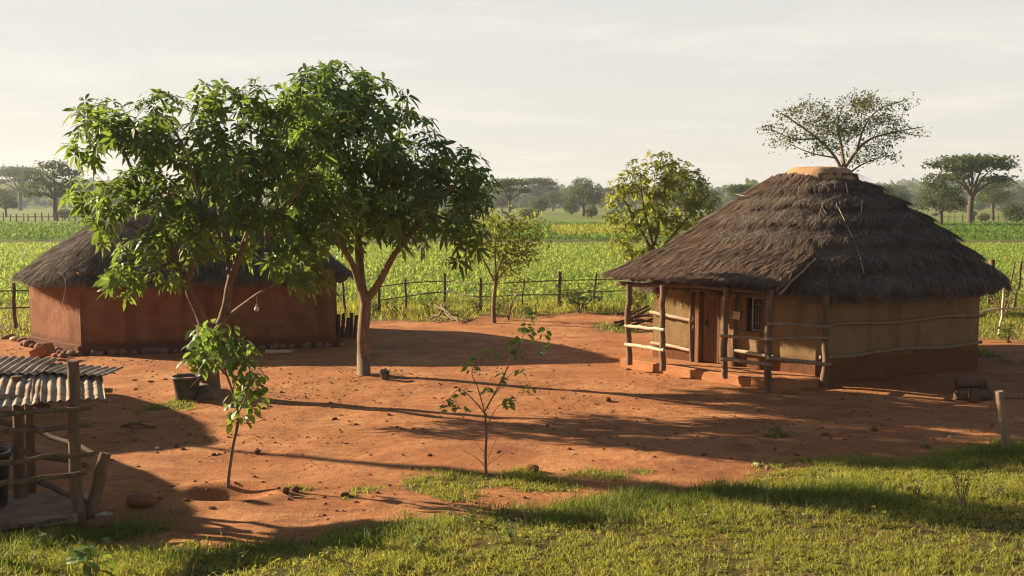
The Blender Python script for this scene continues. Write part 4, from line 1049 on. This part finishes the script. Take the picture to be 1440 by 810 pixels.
def thin_sapling():
    b = on(684, 668); d = b[1]; W_ = lambda px, py, o=0: A(px, py, d + o)
    t = thing('thin_sapling', 'spindly sapling with sparse small leaves rising from the yard grass patch', 'sapling', b)
    br = [([W_(682, 582), W_(668, 565), W_(648, 548, .1), W_(633, 558, .1)], .012, .004), ([W_(682, 582), W_(672, 545, -.1), W_(664, 520, -.1), W_(690, 496, -.1), W_(716, 492)], .009, .003), ([W_(682, 578), W_(700, 545, .1), W_(715, 515, .2), W_(732, 480, .2), W_(748, 450, .2)], .012, .004),
          ([W_(690, 562, .05), W_(706, 540, .2), W_(716, 505, .3), W_(728, 480, .3)], .007, .003), ([W_(720, 505, .2), W_(740, 490, .1), W_(766, 470)], .006, .003), ([W_(684, 600), W_(700, 572, -.2), W_(718, 566, -.2)], .006, .003), ([W_(703, 540, .1), W_(730, 520, .2), W_(748, 545, .2)], .005, .002),
          ([W_(684, 640), W_(668, 620), W_(660, 600)], .004, .002), ([W_(686, 645), W_(700, 615), W_(716, 605)], .004, .002), ([W_(684, 655), W_(705, 640), W_(722, 628)], .004, .002), ([W_(683, 655), W_(664, 640), W_(652, 634)], .004, .002), ([W_(683, 660), W_(672, 645), W_(662, 655)], .003, .002)]
    T = Tree([([b - [0, 0, .1], W_(683, 640), W_(684, 610), W_(682, 580)], .022, .014)] + br, 7); T.mb.build('trunk', M['stem'], t)
    sp = [(633, 562, 6), (640, 572, 5), (650, 550, 5), (628, 570, 5), (662, 518, 6), (668, 500, 5), (690, 494, 6), (716, 492, 6), (702, 505, 4), (745, 445, 9), (728, 478, 8), (740, 462, 7), (750, 470, 6), (766, 468, 5), (770, 486, 4), (745, 545, 5), (718, 568, 5), (712, 566, 4), (706, 530, 5), (735, 520, 3), (764, 495, 3), (655, 575, 4), (684, 548, 4), (750, 440, 5), (724, 495, 5)]
    pts = np.concatenate([A(x, y, d + .1) + RNG.normal(0, .035, (n, 3)) for x, y, n in [(x, y, int(n * 1.5)) for x, y, n in sp]]); n = len(pts)
    az = RNG.random(n) * 6.28; D = np.stack([np.cos(az), np.sin(az), RNG.normal(-.1, .4, n)], 1); L = .08 + .055 * RNG.random(n); mb = MB()
    leaves(mb, pts, D, RNG.normal(0, .5, (n, 3)) + [0, 0, 1], L, L * .6, .25, .1); mb.build('crown', M['leaf_s'], t)
leafy_sapling(); thin_sapling()

def mid_tree(name, label, foot, d, limbs, lobes, dens, k, L, W, leaf, bark, r, rad=.12, style='scatter'):
    W_ = lambda q: A(q[0], q[1], d + (q[2] if len(q) > 2 else 0))
    b = np.array([A(foot, 400, d)[0], d, 0]); b[2] = hz(b[0], b[1])
    t = thing(name, label, 'tree', b)
    ll = []
    for i, (pts, r0, r1) in enumerate(limbs):
        q = [W_(p) for p in pts]
        if i == 0: q = [b - [0, 0, .15]] + q
        ll.append((q, r0, r1))
    T = Tree(ll, 8); P, Nn = lobe_points(lobes, d, dens * 2.2, .3, 1.0)
    T.twigs(P[RNG.random(len(P)) < .5], .006 * d / 25); T.mb.build('trunk', M[bark], t)
    mb = MB()
    if style == 'whorl': whorls(mb, P, Nn, k, L, W, .35, (-.1, .9))
    else: scatter_leaves(mb, P, k, L, W, .4, rad)
    mb.build('crown', M[leaf], t); return t
mid_tree('small_tree', 'slender small olive green tree standing before the back fence', 695, 31.7,
    [([(694, 430), (696, 405), (698, 385)], .075, .05), ([(697, 400), (685, 375), (672, 350, -.3), (660, 335, -.4)], .035, .012), ([(698, 388), (708, 360, .2), (720, 330, .3), (735, 312, .3)], .035, .012), ([(698, 395), (715, 375, -.3), (740, 350, -.4)], .03, .01), ([(698, 388), (696, 350), (700, 315)], .03, .01)],
    [(665, 335, 24, 20, -.2), (700, 318, 30, 18, .1), (735, 312, 24, 16, .2), (752, 325, 16, 14, 0), (690, 345, 28, 18, .3), (735, 345, 28, 16, -.3), (755, 355, 14, 10, -.2), (715, 365, 26, 12, .2), (720, 383, 22, 10, -.2), (660, 365, 16, 10, 0), (650, 350, 14, 12, .1)], 26, 9, .13, .5, 'leaf_y', 'bark', .1, .13)
mid_tree('bushy_tree', 'tall yellow green bushy tree behind the left side of the porch hut roof', 925, 38,
    [([(925, 400), (922, 370), (918, 345)], .12, .09), ([(920, 360), (900, 320), (880, 285), (868, 262)], .06, .02), ([(918, 350), (930, 300), (935, 250), (930, 222)], .07, .02), ([(922, 360), (955, 320), (985, 285), (1000, 270)], .06, .02), ([(920, 350), (905, 290, -.5), (900, 240, -.5)], .05, .015), ([(922, 370), (885, 350), (866, 330)], .04, .015)],
    [(930, 225, 26, 16, 0), (905, 240, 26, 18, .2), (955, 245, 30, 22, -.2), (880, 268, 26, 22, 0), (925, 265, 36, 24, .3), (975, 270, 28, 22, 0), (995, 285, 18, 20, 0), (870, 300, 22, 22, -.2), (910, 305, 34, 24, -.4), (955, 305, 34, 24, .2), (868, 335, 18, 18, 0), (895, 345, 28, 20, -.2), (940, 340, 30, 20, 0), (985, 315, 20, 16, 0), (880, 360, 22, 10, 0)], 13, 8, .21, .44, 'leaf_y', 'bark_dark', .1, .2, 'whorl')
mid_tree('flat_topped_acacia', 'sparse spreading acacia with bare twigs above the porch hut roof cap', 1190, 46,
    [([(1190, 320), (1187, 250), (1188, 230)], .22, .13), ([(1187, 250), (1175, 222), (1150, 195), (1118, 172), (1100, 160)], .09, .02), ([(1188, 240), (1182, 200, .6), (1178, 175, .8), (1185, 150, .8)], .09, .02), ([(1188, 236), (1205, 212), (1225, 195), (1262, 185), (1300, 178)], .085, .014), ([(1205, 212), (1215, 180, -.5), (1235, 155, -.5), (1280, 138, -.4)], .06, .012), ([(1150, 195), (1115, 195), (1085, 182)], .05, .014), ([(1175, 222), (1140, 215), (1105, 200)], .04, .012), ([(1192, 245), (1215, 230), (1250, 218)], .05, .012), ([(1262, 185), (1285, 190), (1308, 192)], .025, .01)],
    [(1090, 182, 22, 7, 0), (1110, 160, 24, 7, .3), (1140, 150, 26, 9, -.3), (1150, 172, 30, 9, .5), (1180, 160, 30, 11, 0), (1205, 145, 30, 9, .6), (1225, 150, 24, 9, -.5), (1195, 180, 34, 10, .3), (1230, 172, 26, 9, .2), (1215, 135, 16, 5, 0), (1125, 190, 26, 8, -.4), (1100, 200, 20, 7, 0), (1165, 205, 26, 8, -.6), (1230, 205, 26, 8, 0), (1210, 222, 26, 8, .3), (1250, 218, 18, 6, -.2), (1140, 215, 16, 6, 0), (1258, 150, 22, 6, 0), (1285, 140, 10, 5, 0), (1296, 184, 14, 5, 0), (1268, 182, 22, 7, 0), (1245, 192, 24, 7, .3), (1250, 165, 22, 6, -.3), (1175, 190, 34, 8, -.3)], 20, 9, .13, .42, 'leaf_acacia', 'bark', .1, .16)

# ---- trees of the plain: five forms, each repeated as individuals
def plain_tree(name, form, seed):
    rg = np.random.default_rng(seed); t = thing(name, 'tree of the plain', 'tree', (0, 0, 0))
    if form == 'umbrella':    lob = [(0, 0, .93, .40, .045), (-.24, .05, .84, .26, .04), (.27, -.05, .86, .27, .04), (.05, .25, .90, .25, .04), (-.1, -.22, .80, .24, .04), (.36, .1, .68, .15, .035), (-.36, 0, .66, .17, .035), (.12, -.1, .70, .16, .035)]; st = .45
    elif form == 'tiered':    lob = [(0, 0, .92, .24, .07), (-.18, 0, .80, .26, .07), (.22, .1, .74, .30, .07), (-.28, .1, .58, .24, .07), (.12, -.1, .60, .30, .07), (.30, 0, .46, .18, .06), (-.1, 0, .46, .22, .06)]; st = .40
    elif form == 'round':     lob = [(0, 0, .72, .34, .26), (-.2, .1, .56, .26, .22), (.2, -.1, .58, .28, .22), (0, .2, .84, .22, .14), (.1, -.2, .45, .28, .18), (-.3, 0, .42, .16, .14), (.3, .1, .42, .16, .14)]; st = .3
    elif form == 'bush':      lob = [(0, 0, .5, .4, .38), (-.25, 0, .4, .3, .3), (.25, .1, .42, .3, .3), (.05, -.2, .6, .25, .3)]; st = .1
    else:                     lob = [(0, 0, .75, .4, .2), (-.2, 0, .62, .26, .16), (.22, .1, .62, .26, .16)]; st = .35
    pts = [];
    for (x, y, z, a, b) in lob:
        n = int((900 if form != 'bare' else 26) * a * a * 2 + 60 * (form != 'bare'))
        u = unit(rg.normal(0, 1, (n, 3))); r = (.35 + .65 * rg.random(n)) ** .5; pts.append(np.array([x, y, z]) + u * r[:, None] * [a, a, b] * (1 + .25 * rg.normal(0, 1, (n, 1)) * (b < .1)))
    P = np.concatenate(pts) * 10
    limbs = [([(0, 0, -.8), (.1, 0, st * 5), (.05, .1, st * 10)], .42, .28)]
    for (x, y, z, a, b) in lob: limbs.append(([(.05, .1, st * 9), (x * 4.5, y * 4.5, st * 10 + (z - st) * 5), (x * 9, y * 9, z * 9.4)], .2, .05))
    T = Tree(limbs, 6); sub = P[rg.random(len(P)) < (.05 if form != 'bare' else 1)]
    T.twigs(sub, .03); T.mb.build('trunk', M['bark_dark'], t)
    if form != 'bare':
        mb = MB(); scatter_leaves(mb, P, 3, .42 if form != 'bush' else .55, .55, .3, .16, .8); mb.build('crown', M['leaf_far'], t)
    return t
FORMS = {'umbrella': ('acacia', 'umbrella'), 'tiered': ('acacia', 'tiered'), 'round': ('broadleaf_tree', 'round'), 'bush': ('bush', 'bush'), 'bare': ('bare_tree', 'bare')}
PROTO = {}
def put_tree(form, px, d, hpx, label, group, wide=1.0):
    nm = FORMS[form][0]; x = A(px, 283, d)[0]; s = hpx / ppm(d) / 10
    key = (form, len([k for k in PROTO if k[0] == form]))
    var = random.randrange(2)
    if (form, var) not in PROTO:
        o = plain_tree(nm, form, hash(form) % 1 + var * 13 + len(form)); PROTO[(form, var)] = o
    else: o = copy_tree(PROTO[(form, var)])
    o.location = (x, d, hz(x, d)); o.scale = (s * wide, s * wide, s); o.rotation_euler = (0, 0, random.uniform(0, 6.28)); tag(o, label, 'bush' if form == 'bush' else 'tree', group); return o
G1 = 'trees of the far plain'
put_tree('tiered', 78, 200, 84, 'tall layered acacia beyond the fields left of the red hut roof', None, 1.15)
put_tree('round', 8, 250, 40, 'dark round tree at the left edge beyond the far field', None, 1.1)
put_tree('umbrella', 716, 240, 55, 'brownish umbrella acacia just right of the centre tree crown', None, 1.1)
put_tree('round', 820, 260, 55, 'dark round topped tree standing alone in the middle distance', None, 1.15)
put_tree('bush', 832, 230, 20, 'small grey bush in the meadow below the dark round tree', None, 1)
put_tree('bush', 803, 280, 22, 'low dark bush beside the dark round tree', None, 1.3)
put_tree('bare', 866, 300, 55, 'leafless grey tree left of the bushy yellow green tree', None, 1)
put_tree('bush', 757, 300, 30, 'brownish bushy tree between the umbrella acacia and the round tree', None, 1.1)
put_tree('round', 965, 150, 82, 'large dark tree crown rising behind the bushy tree', None, 1.1)
put_tree('umbrella', 1042, 210, 50, 'flat crowned tree between the bushy tree and the porch hut roof', None, 1.1)
put_tree('round', 1325, 150, 78, 'dense dark tree right of the porch hut roof', None, 1.1)
put_tree('umbrella', 1366, 165, 98, 'tall umbrella acacia with a flat top at the right', None, 1.25)
put_tree('round', 1240, 150, 62, 'brown green tree partly behind the right slope of the porch hut roof', None, 1.2)
put_tree('bush', 1275, 120, 42, 'olive bush just above the right slope of the porch hut roof', None, 1.2)
put_tree('tiered', 1397, 210, 62, 'layered acacia behind the tall umbrella acacia at the right', None, 1.2)
put_tree('bush', 1430, 170, 34, 'dark bush at the right edge beyond the field', None, 1.4)
put_tree('bush', 1385, 190, 14, 'very low dark shrub in the meadow at the right', None, 1.4)
put_tree('umbrella', 28, 420, 62, 'hazy flat topped tree on the skyline at the far left', None, 1.2)
put_tree('umbrella', 757, 420, 46, 'hazy flat topped tree on the skyline above the brownish bushy tree', None, 1.2)
for i in range(150):
    px = random.uniform(-60, 1500); d = random.uniform(330, 720); f = random.choice(['umbrella', 'round', 'round', 'tiered', 'bush'])
    put_tree(f, px, d, random.uniform(4.5, 10.5) * ppm(d) * (.5 if f == 'bush' else 1), 'small hazy tree in the far tree line across the plain', G1, random.uniform(1, 1.5))
for i in range(46):
    px = random.uniform(-60, 1500); d = random.uniform(185, 420)
    put_tree('bush', px, d, random.uniform(1.2, 3.0) * ppm(d), 'small bush dotted about the far meadow', 'bushes of the far meadow', random.uniform(1.2, 1.8))

def far_wood():
    mb = MB(); pts = []; sz = []
    for i in range(2300):
        d = random.uniform(540, 1450); x = (random.random() * 2 - 1) * d * .58; z = hz(x, d); h_ = random.uniform(5, 13); w = h_ * random.uniform(.5, .9)
        n = 26; u = unit(RNG.normal(0, 1, (n, 3))); pts.append(np.array([x, d, z + h_ * .6]) + u * [w, w, h_ * .42] * (.5 + .5 * RNG.random((n, 1)))); sz.append(np.full(n, w * .75))
    P = np.concatenate(pts); n = len(P); L = np.concatenate(sz) * (.6 + .6 * RNG.random(n))
    leaves(mb, P, RNG.normal(0, 1, (n, 3)), RNG.normal(0, 1, (n, 3)) + [0, 0, .6], L, L * .7, .1)
    tag(mb.build('woodland', M['leaf_far']), 'hazy far woodland along the horizon', 'woodland', kind='stuff')
far_wood()

# ---- weeds and shrubs by the fences
def weed(name, label, px, py, hpx, wpx, n, L, mat, dep=None, stems=7, cat='plant', group=None):
    b = on(px, py) if dep is None else np.array([A(px, py, dep)[0], dep, 0]); b[2] = hz(b[0], b[1]); d = b[1]; h_ = hpx / ppm(d); w = wpx / ppm(d) / 2
    t = thing(name, label, cat, b, group); T = []; tips = []
    for k in range(stems):
        e = b + [(random.random() * 2 - 1) * w, (random.random() * 2 - 1) * w, h_ * random.uniform(.6, 1)]
        T.append(([b - [0, 0, .03], (b + e) / 2 + [0, 0, h_ * .12], e], max(.004, .012 * h_), .003)); tips.append((b, e))
    tr = Tree(T, 5); tr.mb.build('stem', M['stem'], t); idx = RNG.integers(0, stems, n); s = (.25 + .8 * RNG.random(n))[:, None]
    B = np.array([q[0] for q in tips])[idx]; E = np.array([q[1] for q in tips])[idx]; P = B + (E - B) * s + RNG.normal(0, .06 * h_ + .02, (n, 3)); P[:, 2] += .12 * h_ * np.sin(s[:, 0] * 3)
    az = RNG.random(n) * 6.28; D = np.stack([np.cos(az), np.sin(az), RNG.normal(.2, .4, n)], 1); Ln = L * (.6 + .8 * RNG.random(n)); mb = MB()
    leaves(mb, P, D, RNG.normal(0, .5, (n, 3)) + [0, 0, 1], Ln, Ln * .5, .35, .1); mb.build('foliage', M[mat], t)
weed('seedling', 'young plant with big bright leaves at the bottom left edge', 132, 822, 62, 50, 20, .19, 'leaf_s', stems=5)
weed('weed_plant', 'wiry dark leaved weed standing in the foreground grass at lower right', 1352, 718, 66, 40, 120, .035, 'grass_lush', stems=9)
weed('hedge_shrub', 'low dense dark shrub at the foot of the fence behind the yard', 815, 440, 40, 70, 420, .13, 'leaf_far', stems=14, cat='shrub')
weed('hedge_shrub', 'leafy green shrub at the left corner of the porch hut before the fence', 895, 432, 52, 46, 380, .12, 'leaf_y', dep=33, stems=12, cat='shrub')
weed('hedge_shrub', 'thin leafy shrub beside the trunk of the slender small tree', 715, 450, 70, 36, 130, .12, 'leaf_y', stems=6, cat='shrub')
weed('hedge_shrub', 'leafy weeds growing round the thick fence post at the right edge', 1410, 420, 62, 70, 420, .11, 'leaf_y', dep=33, stems=14, cat='shrub')
weed('weed_plant', 'dark weed clump at the foot of the thin stake at right', 1418, 482, 28, 36, 150, .08, 'grass_lush', stems=9)
weed('weed_plant', 'small leafy weed in the shade before the porch hut', 1098, 614, 14, 40, 90, .05, 'grass_lush', stems=9)
for k in range(7):
    px = 530 + 34 * k + random.uniform(-10, 10); weed('weed_plant', 'leafy weed growing in the grass along the back fence', px, 443, random.uniform(18, 30), 30, 110, .10, random.choice(['leaf_far', 'leaf_y', 'grass_lush']), stems=8, group='weeds along the back fence')
for px, py in ((985, 745), (1105, 728), (720, 762), (860, 752), (590, 775), (460, 788), (1240, 742), (1290, 700), (660, 740), (1400, 700), (330, 795), (1020, 700)):
    weed('weed_plant', 'small leafy weed scattered in the foreground turf', px, py, random.uniform(14, 34), random.uniform(22, 44), 60, .045, random.choice(['grass_lush', 'leaf_s', 'leaf_y']), stems=8, group='weeds in the foreground turf')
# fallen branch and sticks
t = thing('fallen_branch', 'dry broken branch lying on the shaded soil left of the tub', 'branch', on(196, 602)); p = np.array(t['_w']); mb = MB()
tube(mb, smooth_path([p + [-.32, 0, .03], p + [-.1, .05, .07], p + [.12, 0, .04], p + [.28, -.05, .03]]), .022, 7, wob=.3); tube(mb, smooth_path([p + [-.1, .05, .06], p + [-.02, .2, .08], p + [.1, .3, .04]]), .014, 6); tube(mb, smooth_path([p + [-.2, 0, .05], p + [-.15, -.1, .06], p + [-.02, -.18, .03]]), .014, 6)
mb.build('branch', M['firewood'], t)
mb = MB(); p = on(410, 699); log(mb, on(378, 697) + [0, 0, .015], on(445, 702) + [0, 0, .015], .012, .008, bend=.02, n=6); single(mb, 'stick', M['rail'], p, 'thin straight stick on the soil right of the sapling pit', 'stick')
for k in range(12):
    a_ = k / 12 * 6.28; q = PIT[:2] + np.array([math.cos(a_) * .95, math.sin(a_) * .6]) * random.uniform(.7, 1.15)
    stone('clod', 'clod', (q[0], q[1], hz(*q)), random.uniform(.02, .045), 'dark clod of dug earth at the rim of the sapling pit', 'clods round the sapling pit', sq=(random.uniform(.9, 1.5), 1, random.uniform(.5, .8)), sink=.45, cat='clod')
# a tall tree outside the frame on the left; its crown shades the foreground turf
def shade_maker():
    o = copy_tree(PROTO[('umbrella', [k for k in PROTO if k[0] == 'umbrella'][0][1])])
    o.location = (-18.5, 20.6, 0); o.scale = (.17, .2, 1.25); tag(o, 'flat crowned tree outside the left edge of the yard, shading the foreground grass', 'tree')
shade_maker()

# ------------------------------------------------------------------ air
def make_haze():
    mb = MB(); x, y0, y1, z0, z1 = 1450, -50, 1700, -2.5, 46
    v = [(-x, y0, z0), (x, y0, z0), (x, y1, z0), (-x, y1, z0), (-x, y0, z1), (x, y0, z1), (x, y1, z1), (-x, y1, z1)]
    mb.add(v, [(0, 3, 2, 1), (4, 5, 6, 7), (0, 1, 5, 4), (1, 2, 6, 5), (2, 3, 7, 6), (3, 0, 4, 7)])
    m = bpy.data.materials.new('haze_air'); m.use_nodes = True; nt = m.node_tree; nt.nodes.clear()
    o_ = nt.nodes.new('ShaderNodeOutputMaterial'); p = nt.nodes.new('ShaderNodeVolumePrincipled')
    p.inputs['Color'].default_value = (.72, .79, .86, 1); p.inputs['Density'].default_value = .0003; p.inputs['Anisotropy'].default_value = .2
    nt.links.new(p.outputs[0], o_.inputs['Volume'])
    tag(mb.build('haze', m), 'thin warm haze over the plain', 'haze', kind='stuff')
make_haze()

# ------------------------------------------------------------------ light, sky, camera
def make_world():
    w = bpy.data.worlds.new('World'); SC.world = w; w.use_nodes = True; nt = w.node_tree; nt.nodes.clear()
    N = nt.nodes.new; L = nt.links.new
    out = N('ShaderNodeOutputWorld'); bg = N('ShaderNodeBackground'); sky = N('ShaderNodeTexSky'); sky.sky_type = 'NISHITA'; sky.sun_disc = False
    sky.sun_elevation = R(SUN_EL); sky.sun_rotation = R(270 + SUN_AZ); sky.dust_density = 3.0; sky.air_density = 1.0; sky.altitude = 1200
    bg.inputs['Strength'].default_value = .05
    tc = N('ShaderNodeTexCoord'); sp = N('ShaderNodeSeparateXYZ'); L(tc.outputs['Generated'], sp.inputs[0])
    mr = N('ShaderNodeMapRange'); mr.inputs[1].default_value = .20; mr.inputs[2].default_value = .55; mr.inputs[3].default_value = .9; mr.inputs[4].default_value = .0; mr.interpolation_type = 'SMOOTHSTEP'; L(sp.outputs[2], mr.inputs[0])
    # thin high veil of cloud: drawn on a plane overhead (direction / height)
    mz = N('ShaderNodeMath'); mz.operation = 'ADD'; mz.inputs[1].default_value = .09; L(sp.outputs[2], mz.inputs[0])
    dv = N('ShaderNodeVectorMath'); dv.operation = 'DIVIDE'; L(tc.outputs['Generated'], dv.inputs[0]); cb = N('ShaderNodeCombineXYZ')
    for k in range(3): L(mz.outputs[0], cb.inputs[k])
    L(cb.outputs[0], dv.inputs[1])
    mp = N('ShaderNodeMapping'); mp.inputs['Scale'].default_value = (.55, .8, .0); mp.inputs['Location'].default_value = (3.1, 1.2, 0); L(dv.outputs[0], mp.inputs[0])
    n1 = N('ShaderNodeTexNoise'); n1.inputs['Scale'].default_value = 1.3; n1.inputs['Detail'].default_value = 7; n1.inputs['Roughness'].default_value = .58; n1.inputs['Distortion'].default_value = .4; L(mp.outputs[0], n1.inputs['Vector'])
    rp = N('ShaderNodeValToRGB'); rp.color_ramp.elements[0].position = .48; rp.color_ramp.elements[0].color = (0, 0, 0, 1); rp.color_ramp.elements[1].position = .68; rp.color_ramp.elements[1].color = (1, 1, 1, 1); L(n1.outputs['Fac'], rp.inputs[0])
    g = N('ShaderNodeMapRange'); g.inputs[1].default_value = 0; g.inputs[2].default_value = .22; L(sp.outputs[2], g.inputs[0])
    veil = N('ShaderNodeMix'); veil.data_type = 'RGBA'; veil.inputs[6].default_value = (6.2, 5.7, 5.0, 1); veil.inputs[7].default_value = (5.6, 5.5, 5.1, 1); L(g.outputs[0], veil.inputs[0])
    cl = N('ShaderNodeMix'); cl.data_type = 'RGBA'; cl.inputs[7].default_value = (7.6, 6.8, 5.95, 1); L(veil.outputs[2], cl.inputs[6])
    cf = N('ShaderNodeMath'); cf.operation = 'MULTIPLY'; cf.inputs[1].default_value = .5; L(rp.outputs[0], cf.inputs[0]); L(cf.outputs[0], cl.inputs[0])
    mx = N('ShaderNodeMix'); mx.data_type = 'RGBA'; L(mr.outputs[0], mx.inputs[0]); sk = N('ShaderNodeVectorMath'); sk.operation = 'SCALE'; sk.inputs['Scale'].default_value = 1.05; L(sky.outputs[0], sk.inputs[0]); L(sk.outputs[0], mx.inputs[6]); L(cl.outputs[2], mx.inputs[7])
    # the veil glows on the sun's side and is dull on the side away from it
    az = N('ShaderNodeMapRange'); az.inputs[1].default_value = -.35; az.inputs[2].default_value = .75; az.inputs[3].default_value = .62; az.inputs[4].default_value = 1.0; az.interpolation_type = 'SMOOTHSTEP'; L(sp.outputs[1], az.inputs[0])
    dm = N('ShaderNodeVectorMath'); dm.operation = 'SCALE'; L(mx.outputs[2], dm.inputs[0]); L(az.outputs[0], dm.inputs['Scale'])
    L(dm.outputs[0], bg.inputs['Color']); L(bg.outputs[0], out.inputs['Surface'])
make_world()
sd = bpy.data.lights.new('sun', 'SUN'); sd.energy = 5.0; sd.angle = R(.55); sd.color = (1, .83, .60)
so = bpy.data.objects.new('sun', sd); COL.objects.link(so)
to_sun = Vector((-math.cos(R(SUN_AZ)) * math.cos(R(SUN_EL)), math.sin(R(SUN_AZ)) * math.cos(R(SUN_EL)), math.sin(R(SUN_EL))))
so.rotation_euler = to_sun.to_track_quat('Z', 'Y').to_euler(); so.location = (-30, 20, 30)
cd = bpy.data.cameras.new('camera'); cd.lens = 35.0; cd.sensor_width = 36.0; cd.clip_end = 6000; cd.clip_start = .1
co = bpy.data.objects.new('camera', cd); COL.objects.link(co); co.location = (0, 0, CAMH); co.rotation_euler = (R(90) - PITCH, 0, 0); SC.camera = co

for o in bpy.data.objects:
    if '_w' in o: del o['_w']
SC.render.engine = 'CYCLES'
cy = SC.cycles; cy.use_denoising = True; cy.denoiser = 'OPENIMAGEDENOISE'; cy.max_bounces = 6; cy.diffuse_bounces = 3; cy.glossy_bounces = 2; cy.transmission_bounces = 3; cy.transparent_max_bounces = 8; cy.volume_bounces = 0
cy.filter_width = 1.15; cy.use_adaptive_sampling = True; cy.adaptive_threshold = .01; cy.sample_clamp_indirect = 6
vs = SC.view_settings; vs.view_transform = 'Standard'; vs.look = 'None'; vs.exposure = 1.52; vs.gamma = 1; vs.use_curve_mapping = False
